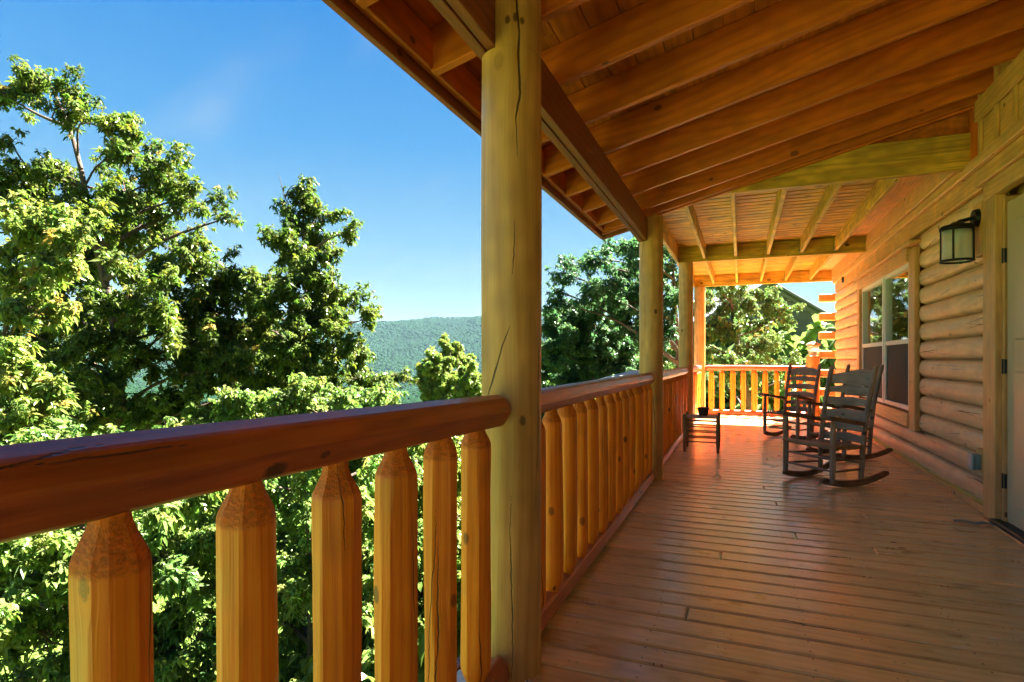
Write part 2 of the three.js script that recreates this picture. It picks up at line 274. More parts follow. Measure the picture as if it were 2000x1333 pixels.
// ---------------------------------------------------------------- flat upper deck over the far porch
{
  const u = thing('upper_deck', 'weathered yellow joists and planks of the deck above the far porch', 'deck');
  const b0 = 2.67, top = 2.905;
  mesh('cross_beam', board(2.66, .29, .07, .006, 'x', 301), M.mossy, u, [.40, 2.662 + .145, -5.605]);
  mesh('cross_beam', board(2.58, top - b0 - .004, .08, .006, 'x', 302), M.weather[1], u, [.36, (b0 + top) / 2, -9.42]);
  mesh('cross_beam', board(2.60, top - b0 - .004, .08, .006, 'x', 303), M.weather[0], u, [.36, (b0 + top) / 2, -12.66]);
  for (const [za, zb] of [[-5.70, -9.375], [-9.465, -12.615]]) {
    for (const [j, x] of [-.52, -.07, .38, .83, 1.27].entries()) mesh('joist', board(.044, .19, za - zb, .005, 'z', 320 + j), M.weather[(j + 1) % 3], u, [x, 2.808, (za + zb) / 2]);
    mesh('rim_beam', board(.05, .24, za - zb - .01, .006, 'z', 330), M.mossy, u, [-.925, 2.785, (za + zb) / 2]);
    mesh('ledger', board(.045, .20, za - zb, .005, 'z', 331), M.trim, u, [XW - .04, 2.80, (za + zb) / 2]);
    mesh('soffit_strip', board(.20, .012, za - zb, .003, 'z', 332), M.trim, u, [XW - .165, 2.893, (za + zb) / 2]);
    for (const x of [-.52, -.07, .38, .83, 1.27]) for (const s of [-1, 1]) mesh('joist_hanger', board(.004, .13, .05, .001, 'y', 1), M.steel, u, [x + s * .0245, 2.775, zb + .026]);
  }
  let i = 0;
  for (let z = -5.72; z > -12.78; z -= .1445, i++) { const q = rng(i + 900); mesh('deck_plank', board(2.72, .032, .124, .010, 'x', 340 + i), M.weather[Math.floor(q() * 3)], u, [.36, top + .018, z], [(q() - .5) * .02, 0, 0]); }
  mesh('deck_covering', board(2.75, .03, 7.15, .004, 'x', 5), plain(.10, .085, .07, .9), u, [.36, top + .056, -9.24]);
}

// ---------------------------------------------------------------- posts
{
  const zs = [1.62, -2.0, -5.62, -9.39, -12.65];
  const labels = ['round log post behind the viewer', 'large round log post nearest the viewer in the middle of the picture', 'second round log post, at the corner where the sloping roof ends', 'third round log post, behind the black stool', 'fourth round log post, at the far corner of the porch'];
  zs.forEach((z, i) => {
    const R = .112, hi = i < 3, y1 = hi ? 2.272 : 2.665, q = rng(i + 3);
    const wob = (t, y) => R * (1 + .020 * (nz(y * 1.2 + i * 9, Math.cos(t) * 1.2 + 5, 61) - .5) * 2 + .012 * (nz(y * 3 + i, Math.sin(t) * 2 + 9, 62) - .5));
    const edge = (t, y) => wob(t, y) * (hi || y < y1 - .01 ? 1 : .97);
    const parts = [log(y1 + .12, edge, i === 1 ? 64 : 36, steps(-.12, y1, i === 1 ? 60 : 30), { around: 1, uLen: 2.9 })];
    const turn = i === 1 ? -1.19 + Math.PI : q() * 6;
    parts[0].rotateY(turn);
    if (hi) { // upper part notched flat on the outside to carry the beam
      const s = new THREE.Shape(); let first = true;
      for (let k = 0; k <= 40; k++) { const t = -Math.PI / 2 - .17 + k / 40 * (Math.PI + .34), x = Math.max(-.019, Math.cos(t) * R * 1.0), y = Math.sin(t) * R; if (first) { s.moveTo(x, y); first = false; } else s.lineTo(x, y); }
      s.closePath();
      const g = new THREE.ExtrudeGeometry(s, { depth: .34, bevelEnabled: false, curveSegments: 4 }); g.rotateX(-Math.PI / 2); g.translate(0, y1 - .001, 0);
      const p = g.attributes.position, uv = g.attributes.uv;
      for (let k = 0; k < p.count; k++) { let th = Math.atan2(-p.getZ(k), p.getX(k)) - turn; th = ((th / (2 * Math.PI)) % 1 + 1) % 1; uv.setXY(k, p.getY(k) / 2.9, th); }
      const sm = mergeGeometries([g.index ? g.toNonIndexed() : g]); parts.push(sm);
    }
    const o = mesh('porch_post', mergeGeometries(parts.map(g => g.index ? g.toNonIndexed() : g)), M.post, null, [XR, 0, z]);
    o.userData = { label: labels[i], category: 'post', group: 'round log porch posts' };
  });
}

// ---------------------------------------------------------------- railings of peeled logs
const RY = .970, RR = .0535;
function balusterGeo(seed, hiRes) {
  const f = peeled(.050, seed, { planes: 9, amp: .10, len: 2.2, lim: 1.07 }), y0 = .04, y1 = .975;
  const sh = y => { // turned tenons at both ends
    const a = smooth(.932, .862, y + .030 * (hash(seed, 2, 2) - .5)), b = smooth(.085, .150, y);
    return Math.min(mix(.52, 1, a), mix(.55, 1, b));
  };
  const ys = hiRes ? [...steps(y0, .16, 10), ...steps(.175, .85, 44), ...steps(.858, .945, 22), y1] : [...steps(y0, .16, 5), ...steps(.25, .80, 7), ...steps(.855, .945, 6), y1];
  const q = rng(seed * 3 + 1), bx = (q() - .5) * .010, bz = (q() - .5) * .010;
  return log(y1, (t, y) => f(t, y) * sh(y), hiRes ? 44 : 18, ys, { around: 1, uLen: 1.05, bend: y => [bx * Math.sin(y * 3.2), bz * Math.sin(y * 2.7 + 1)] });
}
const lowBal = Array.from({ length: 8 }, (_, k) => balusterGeo(70 + k, false));
function railing(label, p, q, count, hi, first = null, pitch = null, rm = M.rail) {
  const dir = new THREE.Vector3(q[0] - p[0], 0, q[1] - p[1]), L = dir.length(); dir.normalize();
  const g = thing('log_railing', label, 'railing', [p[0], 0, p[1]], Math.atan2(-dir.z, dir.x), 'log railings along the porch edge');
  const s0 = Math.abs(p[1] * 100 | 0) + 7;
  for (const [nm, y, R, sag] of [['top_rail', RY, RR, hi ? -.023 : -.004], ['bottom_rail', .052, .050, -.002]]) {
    const f = peeled(R, s0 + (nm === 'top_rail' ? 1 : 2), { planes: 7, amp: .05, len: .8, lim: 1.085 });
    const cap = s => 1 - .55 * Math.pow(1 - smooth(0, .05, s), 2) - .55 * Math.pow(1 - smooth(0, .05, L - s), 2);
    const n = hi ? 110 : 40;
    const ys = [0, .006, .015, .03, .05, ...steps(.09, L - .09, n), L - .05, L - .03, L - .015, L - .006, L];
    const geo = log(L, (t, s) => f(t, s) * cap(s), hi ? 48 : 22, ys, { seed: s0, bend: s => [sag * Math.sin(s / L * Math.PI) + .004 * (nz(s * 1.3, s0, 5) - .5), .010 * (nz(s * .9, s0 + 3, 6) - .5)] });
    geo.rotateZ(-Math.PI / 2); mesh(nm, toCreasedNormals(geo, .16), rm, g, [0, y, 0]);
  }
  for (let k = 0; k < count; k++) {
    const x = first !== null ? first + k * pitch : L * (k + .62) / (count + .24);
    const h = hi && k < 9, b = mesh('baluster', h ? toCreasedNormals(balusterGeo(s0 + k * 5, true), .2) : lowBal[(k * 3 + s0) % 8], M.bal[(k * 2 + s0) % 3], g, [x, 0, 0], [0, hash(k, s0, 3) * 6.28, 0]);
    b.scale.set(1 + (hash(k, s0, 8) - .5) * .16, 1, 1 + (hash(k, s0, 9) - .5) * .16);
  }
}
railing('log railing in the foreground, left of the nearest post', [XR, -1.895], [XR, 1.51], 15, true, .209, .232);
railing('log railing between the nearest and the second post', [XR, -2.105], [XR, -5.515], 14, false);
railing('log railing beside the black stool, between second and third post', [XR, -5.725], [XR, -9.285], 15, false);
railing('short log railing between the third and fourth posts', [XR, -9.495], [XR, -12.545], 13, false);
railing('yellow lit log railing across the far end of the porch', [XR + .105, -12.66], [1.21, -12.66], 9, false);
{ // short log newel that ends the far railing
  const p = mesh('newel_post', log(1.33, (t, y) => .118 * (1 + .03 * (nz(y * 2, Math.cos(t) * 2 + 4, 9) - .5)) * (y > 1.19 ? .95 : 1), 28, [...steps(-.12, 1.17, 12), 1.20, 1.21], { seed: 5 }), M.post, null, [1.325, 0, -12.66]);
  p.userData = { label: 'short thick log newel ending the far railing at the house corner', category: 'newel post' };
}

// ---------------------------------------------------------------- log house on the right
{
  const h = thing('log_house', 'tan log cabin wall with window and door along the right of the porch', 'house');
  const C = .1845, Y0 = .043, ZE = -12.62, bulge = .052;
  function wallLog(len, seed, rise = C) { // half-round log siding, along z from 0 to -len, face towards -x
    const n = 11, m = Math.max(2, Math.round(len / .35)), pos = [], uv = [], idx = [], uo = hash(seed, 1, 1), vo = hash(seed, 2, 1);
    const prof = [[.10, 0]]; for (let k = 0; k <= n; k++) { const t = k / n, c = Math.sqrt(Math.max(0, 1 - Math.pow(Math.abs(2 * t - 1), 2.3))); prof.push([.045 - bulge * c, .002 + t * (rise - .004)]); } prof.push([.10, rise]);
    for (let j = 0; j <= m; j++) prof.forEach(([x, y], k) => { const z = -len * j / m, w = (k > 1 && k < n) ? .005 * (nz(z * 1.5 + seed * 3, k * .4, 31) - .5) : 0; pos.push(x + w, y + w * .4, z); uv.push(-z / TL + uo, y / TW * 1.35 + vo); });
    const N = prof.length; for (let j = 0; j < m; j++) for (let k = 0; k < N - 1; k++) { const a = j * N + k, b = a + 1, c = a + N, d = c + 1; idx.push(a, b, d, a, d, c); }
    const c0 = pos.length / 3; for (const j of [0, m]) { const base = pos.length / 3; prof.forEach(([x, y]) => { pos.push(x, y, -len * j / m); uv.push(x / TL + uo, y + vo); }); for (let k = 1; k < N - 1; k++) j ? idx.push(base, base + k + 1, base + k) : idx.push(base, base + k, base + k + 1); }
    const g = new THREE.BufferGeometry(); g.setAttribute('position', new THREE.Float32BufferAttribute(pos, 3)); g.setAttribute('uv', new THREE.Float32BufferAttribute(uv, 2)); g.setIndex(idx); g.computeVertexNormals(); return g;
  }
  const win = { z0: -6.97, z1: -9.98, y0: .45, y1: 2.30 }, door = { z0: -5.17, z1: -3.60, y1: 2.30 };
  let s = 0;
  for (let k = 0; k < 13; k++) {
    const y = Y0 + k * C, spans = [];
    const inWin = y + C > win.y0 + .02 && y < win.y1 - .02, inDoor = y < door.y1 - .02;
    let start = 3.9;
    if (inDoor) { spans.push([3.9, door.z1]); start = door.z0; }
    if (inWin) { spans.push([start, win.z0]); start = win.z1; }
    spans.push([start, ZE]);
    for (const [a, b] of spans) {
      const cut = a - b > 5 ? mix(a, b, .35 + .4 * hash(k, 4, 4)) : (b === ZE && hash(k, 5, 5) < .35 ? mix(a, b, .55) : null);
      for (const [p, q] of cut === null ? [[a, b]] : [[a, cut + .002], [cut - .002, b]]) mesh('wall_log', wallLog(p - q, 600 + s++), M.logs[s % 3], h, [XW, y, p]);
    }
    // crossing log ends of the end wall, every other course
    if (k % 2 === 0) mesh('log_end', board(.30, .150, .17, .016, 'x', 700 + k), M.trim, h, [XW - .12, y + C * .5, ZE - .10]);
  }
  mesh('base_board', board(.03, .052, 8.0, .004, 'z', 650), M.trim, h, [XW - .008, .026, -8.9]);
  mesh('base_board', board(.03, .052, 7.3, .004, 'z', 651), M.trim, h, [XW - .008, .026, .1]);
  // flat boards on top of the logs
  mesh('frieze_board', board(.05, .16, 16.4, .004, 'z', 652), M.trim, h, [XW + .018, 2.523, -4.38]);
  mesh('cap_board', board(.085, .085, 16.4, .006, 'z', 653), M.trim, h, [XW - .004, 2.648, -4.38]);
  // panelled wall above the near roof line
  mesh('upper_wall', board(.10, 1.2, 9.5, .004, 'z', 654), M.trim, h, [XW + .075, 3.295, -.88]);
  for (let z = -5.43; z < 3; z += .30) mesh('batten', board(.022, 1.0, .05, .004, 'y', 655 + (z * 10 | 0)), M.trim, h, [XW + .014, 3.194, z]);
  mesh('corner_board', board(.03, .44, .10, .004, 'y', 690), M.rafter, h, [XW + .008, 2.914, -5.56]);
  mesh('top_board', board(.03, .16, 9.0, .004, 'z', 691), M.trim, h, [XW - .004, 3.06, -.95]);
  // structure behind: wall cores round the openings, end wall, room, roof
  const core = (y0, y1, z0, z1, sd) => mesh('wall_core', board(.09, y1 - y0, z0 - z1, .002, 'z', sd), M.trim, h, [XW + .148, (y0 + y1) / 2, (z0 + z1) / 2]);
  core(-.3, 2.69, 3.9, door.z1 + .07, 1); core(-.3, 2.69, door.z0 - .07, -7.22, 2); core(2.22, 2.69, -7.221, -9.79, 3); core(-.3, .58, -7.221, -9.79, 4); core(-.3, 2.69, -9.791, -12.6, 5); core(2.24, 2.69, door.z1 + .069, door.z0 - .069, 6);
  mesh('end_wall', board(6, 6.2, .2, .01, 'x', 7), M.trim, h, [4.75, 2.4, -12.72]);
  mesh('rear_wall', board(.2, 6.2, 16.6, .01, 'z', 8), M.trim, h, [7.85, 2.4, -4.4]);
  mesh('side_wall', board(6, 6.2, .2, .01, 'x', 9), M.trim, h, [4.75, 2.4, 4.0]);
  mesh('upper_wall', board(.14, 2.6, 7.0, .01, 'z', 10), M.trim, h, [XW + .20, 4.2, -9.2]);
  mesh('room_floor', board(5.9, .08, 16.4, .01, 'x', 11), M.room, h, [4.75, -.06, -4.4]);
  mesh('room_ceiling', board(5.9, .08, 16.4, .01, 'x', 12), M.room, h, [4.75, 2.74, -4.4]);
  mesh('room_partition', board(2.6, 2.7, .1, .01, 'x', 13), M.room, h, [3.2, 1.35, -6.2]);
  mesh('house_roof', board(7.2, .2, 17.6, .02, 'x', 14), plain(.08, .075, .07, .9), h, [4.9, 5.6, -4.4]);

  // twin double-hung window
  const w = new THREE.Group(); add(w, 'window', h); w.position.set(XW, 0, 0);
  const Z0 = -7.22, Z1 = -9.79, zc = -8.40, B = .60, T = 2.19, mid = 1.345;
  const tr = (nm, x, y, z, sx, sy, sz, g, sd, m = M.trim) => mesh(nm, board(sx, sy, sz, .005, g, sd), m, w, [x, y, z]);
  tr('side_trim', -.022, (win.y0 + win.y1) / 2 - .02, -7.09, .05, win.y1 - win.y0 + .04, .22, 'y', 801);
  tr('side_trim', -.034, (win.y0 + win.y1) / 2 - .02, -9.885, .07, win.y1 - win.y0 + .04, .17, 'y', 802);
  tr('bottom_trim', -.030, .505, -8.495, .06, .15, 2.60, 'z', 803);
  tr('head_trim', -.034, 2.255, -8.495, .07, .14, 2.60, 'z', 804);
  tr('drip_cap', -.062, 2.346, -8.44, .11, .03, 3.10, 'z', 805);
  for (const [a, b] of [[Z0, zc + .035], [zc - .035, Z1]]) {
    const zz = (a + b) / 2, wd = a - b, f = [];
    f.push(at(board(.07, .05, wd, .004, 'z'), .0, T - .025, zz), at(board(.07, .05, wd, .004, 'z'), 0, B + .025, zz), at(board(.07, T - B - .10, .05, .004, 'y'), 0, (T + B) / 2, a - .025), at(board(.07, T - B - .10, .05, .004, 'y'), 0, (T + B) / 2, b + .025));
    mesh('frame', mergeGeometries(f), M.white, w);
    const sash = []; sash.push(at(board(.04, .05, wd - .1, .004, 'z'), .0, mid, zz));
    mesh('meeting_rail', mergeGeometries(sash), M.white, w, [-.012, 0, 0]);
    mesh('upper_pane', new THREE.BoxGeometry(.004, T - mid - .075, wd - .10), M.glass, w, [.004, (T + mid) / 2 - .0125, zz]);
    mesh('lower_pane', new THREE.BoxGeometry(.004, mid - B - .075, wd - .10), M.glass, w, [.018, (mid + B) / 2 + .0125, zz]);
    mesh('insect_screen', new THREE.BoxGeometry(.002, mid - B - .075, wd - .10), M.screen, w, [-.012, (mid + B) / 2 + .0125, zz]);
  }
  mesh('mullion', board(.08, T - B, .07, .004, 'y'), M.white, w, [-.004, (T + B) / 2, zc]);

  // door at the right edge of the picture
  const d = new THREE.Group(); add(d, 'door', h); d.position.set(XW, 0, 0);
  mesh('side_casing', board(.07, 2.30, .21, .006, 'y', 821), M.trim, d, [-.020, 1.15, -5.065]);
  mesh('side_casing', board(.07, 2.30, .15, .006, 'y', 822), M.trim, d, [-.020, 1.15, -3.675]);
  mesh('head_casing', board(.07, .12, 1.55, .006, 'z', 823), M.trim, d, [-.022, 2.362, -4.385]);
  mesh('head_cap', board(.10, .03, 1.72, .005, 'z', 824), M.trim, d, [-.035, 2.438, -4.385]);
  mesh('jamb', board(.10, 2.25, .035, .004, 'y', 825), M.trim, d, [.035, 1.15, -4.941]);
  mesh('leaf', board(.045, 2.20, 1.13, .006, 'y', 826), M.doorPaint, d, [.022, 1.13, -4.35]);
  for (const [y, hh] of [[1.68, .8], [.62, .9]]) mesh('raised_panel', board(.018, hh, .82, .012, 'y', 828), M.doorPaint, d, [-.006, y, -4.35]);
  for (const y of [1.865, 1.10, .31]) mesh('hinge', at(mergeGeometries([board(.012, .10, .05, .002, 'y'), cyl([-.006, -.052, .0], [-.006, .052, 0], .009, .009, 10)]), 0, 0, 0), M.iron, d, [-.008, y, -4.937]);
  mesh('threshold', board(.12, .035, 1.22, .006, 'z', 829), M.black, d, [-.02, .02, -4.37]);
  mesh('sill_board', board(.05, .14, 1.5, .006, 'z', 830), M.trim, d, [-.062, -.06, -4.4]);
}

// ---------------------------------------------------------------- fittings on the wall
{
  const l = thing('wall_lantern', 'black metal wall lantern with curved glass beside the door', 'lantern', [XW, .095, -5.30]);
  mesh('mounting_block', board(.05, .40, .17, .006, 'y', 840), M.trim, l, [-.022, 2.03, 0]);
  mesh('back_plate', (() => { const g = new THREE.CylinderGeometry(.062, .068, .03, 24); g.rotateZ(Math.PI / 2); return g; })(), M.black, l, [-.062, 2.115, .01]);
  const path = new THREE.CatmullRomCurve3([[-.07, 2.115, .01], [-.10, 2.112, .01], [-.135, 2.104, .01], [-.16, 2.098, .01], [-.178, 2.085, .01]].map(p => new THREE.Vector3(...p)));
  mesh('arm', new THREE.TubeGeometry(path, 20, .014, 10), M.black, l);
  const cx = -.175, ring = (r, y, t) => { const g = new THREE.TorusGeometry(r, t, 10, 36); g.rotateX(Math.PI / 2); g.translate(cx, y, .01); return g; };
  mesh('cap', at(new THREE.LatheGeometry([[0, .055], [.03, .05], [.05, .034], [.100, .022], [.112, .008], [.112, 0], [0, 0]].map(p => new THREE.Vector2(...p)), 36), cx, 2.045, .01), M.black, l);
  mesh('cage', mergeGeometries([ring(.102, 2.035, .008), ring(.102, 1.800, .009), ...[0, 1, 2, 3].map(k => { const t = k * Math.PI / 2 + .5; return new THREE.CylinderGeometry(.0075, .0075, .25, 8).translate(cx + Math.cos(t) * .101, 1.915, .01 + Math.sin(t) * .101); })].map(g => g.index ? g.toNonIndexed() : g)), M.black, l);
  mesh('glass_shade', at(new THREE.CylinderGeometry(.094, .094, .235, 40, 1, true), cx, 1.918, .01), M.lampGlass, l);
  mesh('bulb', at(new THREE.LatheGeometry([[0, 0], [.022, .008], [.03, .035], [.026, .06], [.014, .085], [.014, .11], [0, .11]].map(p => new THREE.Vector2(...p)), 20), cx, 1.92, .01), plain(.85, .85, .80, .3), l);
}
{
  const o = thing('outlet_box', 'teal grey weatherproof outlet box low on the logs by the door', 'outlet', [XW - .02, .385, -5.27]);
  mesh('wedge_block', board(.05, .17, .12, .004, 'y', 850), M.trim, o, [.0, .01, 0]);
  mesh('box', board(.045, .115, .085, .008, 'y'), plain(.20, .30, .31, .45), o, [-.045, 0, 0]);
  mesh('cover', board(.016, .125, .095, .006, 'y'), plain(.28, .42, .42, .4), o, [-.076, 0, 0]);
}
{
  const v = thing('wall_vent', 'small dark vent plate high on the wall near the far corner', 'vent', [XW + .0, 2.56, -11.6]);
  mesh('plate', board(.02, .11, .09, .004, 'y'), M.iron, v, [-.018, 0, 0]);
  for (let k = 0; k < 3; k++) mesh('louvre', board(.014, .016, .07, .003, 'z'), M.black, v, [-.031, -.03 + k * .03, 0], [0, 0, .5]);
}

// ---------------------------------------------------------------- rocking chairs
function rockingChair(label, x, z, turn) {
  const c = thing('rocking_chair', label, 'rocking chair', [x, 0, z], turn, 'wooden ladder-back rocking chairs'); // faces local +z
  const legProf = t => 1 - .22 * Math.pow(Math.abs(2 * t - 1), 3);
  const fl = .262, bl = .222, fz = .215, bz = -.185;
  const back = y => { const t = (y - .06) / 1.03; return [mix(bl, bl + .012, t), bz - .02 * t - .155 * t * t]; };
  for (const s of [-1, 1]) {
    const g = log(1.04, (t, y) => .0235 * (y > 1.0 ? Math.sqrt(Math.max(.05, 1 - Math.pow((y - 1.0) / .042, 2))) : 1) * (y < .1 ? .85 + 1.5 * y : 1), 12, [...steps(0, 1.0, 12), 1.01, 1.025, 1.035, 1.04], { bend: y => { const b = back(y + .05); return [s * (b[0]), b[1]]; }, seed: s + 3, uLen: 2 });
    mesh('back_post', g, M.grey, c, [0, .05, 0]);
    mesh('front_leg', cyl([s * fl, .05, fz + .0], [s * fl, .615, fz - .01], .0275, .0235, 12, t => legProf(t) * (t > .93 ? .7 : 1), 14), M.grey, c);
    // arm: paddle that narrows to the back
    const a = new THREE.Shape(); a.moveTo(-.048, .06); a.bezierCurveTo(-.05, .085, .05, .085, .048, .06); a.bezierCurveTo(.052, -.06, .03, -.12, .024, -.20); a.lineTo(.020, -.40); a.lineTo(-.020, -.40); a.lineTo(-.024, -.20); a.bezierCurveTo(-.03, -.12, -.052, -.06, -.048, .06);
    const ag = new THREE.ExtrudeGeometry(a, { depth: .026, bevelEnabled: true, bevelSize: .007, bevelThickness: .006, bevelSegments: 2, curveSegments: 8 }); ag.rotateX(Math.PI / 2);
    ag.translate(0, 0, 0); const p = ag.attributes.position; // shape y -> local z
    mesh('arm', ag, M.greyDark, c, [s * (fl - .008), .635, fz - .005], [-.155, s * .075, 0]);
    // rocker: curved runner
    const r = new THREE.Shape(), Rr = 1.05, z0 = -.44, z1 = .29, zm = -.02; let f = true;
    for (let k = 0; k <= 18; k++) { const zz = mix(z0, z1, k / 18), y = Rr - Math.sqrt(Rr * Rr - Math.pow(zz - zm, 2)); f ? r.moveTo(zz, y) : r.lineTo(zz, y); f = false; }
    for (let k = 18; k >= 0; k--) { const zz = mix(z0, z1, k / 18), y = Rr - Math.sqrt(Rr * Rr - Math.pow(zz - zm, 2)); r.lineTo(zz * .995, y + (k === 0 ? .028 : k === 18 ? .022 : .050)); }
    const rg = new THREE.ExtrudeGeometry(r, { depth: .022, bevelEnabled: true, bevelSize: .003, bevelThickness: .003, bevelSegments: 1 }); rg.rotateY(-Math.PI / 2); rg.translate(.011, .003, 0);
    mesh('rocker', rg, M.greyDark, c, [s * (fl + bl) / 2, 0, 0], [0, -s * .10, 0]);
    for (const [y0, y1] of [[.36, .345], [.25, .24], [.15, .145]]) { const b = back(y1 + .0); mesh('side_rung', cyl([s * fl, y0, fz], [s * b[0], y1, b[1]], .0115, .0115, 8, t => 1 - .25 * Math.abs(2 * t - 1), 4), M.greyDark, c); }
  }
  for (const y of [.36, .26, .155]) mesh('front_rung', cyl([-fl, y, fz], [fl, y, fz], .0125, .0125, 8, t => 1 - .25 * Math.abs(2 * t - 1), 4), M.grey, c);
  for (const y of [.345, .20]) { const b = back(y); mesh('back_rung', cyl([-b[0], y, b[1]], [b[0], y, b[1]], .0115, .0115, 8), M.grey, c); }
  for (const [i, [y0, y1]] of [[.375, .455], [.478, .545], [.59, .675], [.71, .79], [.828, .90], [.912, 1.035]].entries()) {
    const b = back((y0 + y1) / 2), n = 16, H = y1 - y0, pos = [], uv = [], idx = [];
    for (let side = 0; side < 2; side++) for (let k = 0; k <= n; k++) for (let j = 0; j <= 2; j++) {
      const t = k / n * 2 - 1, xx = t * b[0], arch = (i === 5 ? .30 : .34) * H * (1 - t * t), y = y0 + (j / 2) * (H * .66 + arch), dz = -.030 * (1 - t * t) - (y - y0) * .20;
      pos.push(xx, y, b[1] + .014 + dz + (side ? -.009 : 0)); uv.push(xx / 2 + i * .17, y * 2);
    }
    const N = (n + 1) * 3; for (let k = 0; k < n; k++) for (let j = 0; j < 2; j++) { const a = k * 3 + j, q = a + 1, e = a + 3, f = e + 1; idx.push(a, e, f, a, f, q, N + a, N + f, N + e, N + a, N + q, N + f); }
    for (let k = 0; k < n; k++) for (const j of [0, 2]) { const a = k * 3 + j, e = a + 3; j ? idx.push(a, e, N + e, a, N + e, N + a) : idx.push(a, N + e, e, a, N + a, N + e); }
    const g = new THREE.BufferGeometry(); g.setAttribute('position', new THREE.Float32BufferAttribute(pos, 3)); g.setAttribute('uv', new THREE.Float32BufferAttribute(uv, 2)); g.setIndex(idx); g.computeVertexNormals();
    mesh('back_slat', g, M.grey, c);
  }
  { // woven seat: four wedges of cord meeting in the middle
    const parts = [], n = 15;
    for (let k = 0; k < n; k++) { const t = k / (n - 1), zz = mix(fz + .012, bz - .02, t), wd = mix(fl, bl, t) + .012; parts.push(cyl([-wd, .372 - .025 * t - .012 * Math.sin(Math.PI * t), zz], [wd, .372 - .025 * t - .012 * Math.sin(Math.PI * t), zz], .0155, .0155, 7)); }
    for (const s of [-1, 1]) for (let k = 0; k < 9; k++) { const t = .06 + k * .11; parts.push(cyl([s * (mix(fl, bl, t) + .014), .355 - .02 * t, mix(fz, bz, t) + .015], [s * (mix(fl, bl, t) + .004), .386 - .025 * t, mix(fz, bz, t) - .02], .010, .010, 6)); }
    mesh('woven_seat', mergeGeometries(parts), M.seat ?? (M.seat = mat(tx.grey, .002, { color: new THREE.Color().setRGB(1.0, .80, .58) })), c);
  }
  return c;
}
const face = (fx, fz) => Math.atan2(fx, fz);
rockingChair('nearest ladder-back rocking chair, in front of the window', .74, -6.10, face(-.746, .666));
rockingChair('rocking chair close behind the nearest one, against the window wall', 1.10, -7.74, face(-.80, .60));
rockingChair('farthest rocking chair, towards the sunlit end of the porch', .67, -9.28, face(-.62, .78));

// ---------------------------------------------------------------- stool with a pot
{
  const s = thing('stool', 'small dark stool with thin rungs beside the railing', 'stool', [-.455, 0, -7.63]);
  const hx = .195, hz = .205;
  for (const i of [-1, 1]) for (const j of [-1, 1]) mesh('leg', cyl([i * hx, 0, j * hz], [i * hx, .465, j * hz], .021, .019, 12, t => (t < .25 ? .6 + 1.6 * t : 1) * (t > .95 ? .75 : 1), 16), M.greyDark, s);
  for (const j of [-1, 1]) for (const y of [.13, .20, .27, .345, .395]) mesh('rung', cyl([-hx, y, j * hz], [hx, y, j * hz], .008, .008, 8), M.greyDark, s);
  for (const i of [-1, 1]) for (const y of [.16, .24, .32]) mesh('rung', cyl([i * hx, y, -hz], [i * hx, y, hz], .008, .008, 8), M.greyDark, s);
  const slats = []; for (let k = 0; k < 11; k++) slats.push(at(board(2 * hx - .02, .018, .036, .006, 'x', k), 0, .425, -hz + .02 + k * .037));
  mesh('woven_top', mergeGeometries(slats), M.grey, s);
}
{
  const g = new THREE.CylinderGeometry(.083 * 1.2, .058 * 1.2, .095, 4, 1); g.rotateY(Math.PI / 4); const i = new THREE.CylinderGeometry(.078 * 1.15, .05, .07, 4, 1, true); i.rotateY(Math.PI / 4); i.translate(0, .02, 0);
  const p = mesh('square_pot', mergeGeometries([g.toNonIndexed(), at(new THREE.TorusGeometry(.088, .008, 6, 4).rotateZ(Math.PI / 4).rotateX(Math.PI / 2), 0, .047, 0).toNonIndexed(), i.toNonIndexed()]), plain(.02, .02, .028, .5), null, [-.44, .484, -7.66]);
  p.userData = { label: 'small black tapered square pot on the stool', category: 'pot' };
}
{ // little glass lantern on the newel
  const l = thing('glass_feeder', 'glass jar feeder with a copper lid on the log newel', 'feeder', [1.325, 1.21, -12.66]);
  mesh('jar', new THREE.LatheGeometry([[0, 0], [.06, .004], [.075, .03], [.095, .10], [.105, .20], [.10, .215]].map(p => new THREE.Vector2(...p)), 24), M.lampGlass, l);
  mesh('seed', new THREE.LatheGeometry([[0, .006], [.055, .008], [.07, .03], [.082, .08], [0, .095]].map(p => new THREE.Vector2(...p)), 20), plain(.45, .22, .09, .9), l);
  mesh('lid', new THREE.LatheGeometry([[.135, .205], [.138, .222], [.09, .262], [.03, .285], [0, .29]].map(p => new THREE.Vector2(...p)), 24), plain(.45, .28, .16, .45), l);
}
{ // scrap of grey weather strip left on the boards by the door casing
  const pts = [[0, .006, 0], [.06, .012, .01], [.12, .008, .03], [.18, .016, .028], [.23, .007, .045]].map(p => new THREE.Vector3(...p)), cv = new THREE.CatmullRomCurve3(pts);
  const sh = new THREE.Shape(); sh.moveTo(-.003, -.018); sh.lineTo(.003, -.018); sh.lineTo(.003, .018); sh.lineTo(-.003, .018); sh.closePath();
  const g = new THREE.ExtrudeGeometry(sh, { steps: 24, extrudePath: cv, bevelEnabled: false });
  const o = mesh('strip_scrap', g, plain(.16, .20, .20, .6), null, [1.40, .002, -4.93]); o.userData = { label: 'small grey scrap lying on the floor boards beside the door casing', category: 'scrap' };
}
console.log('porch done');

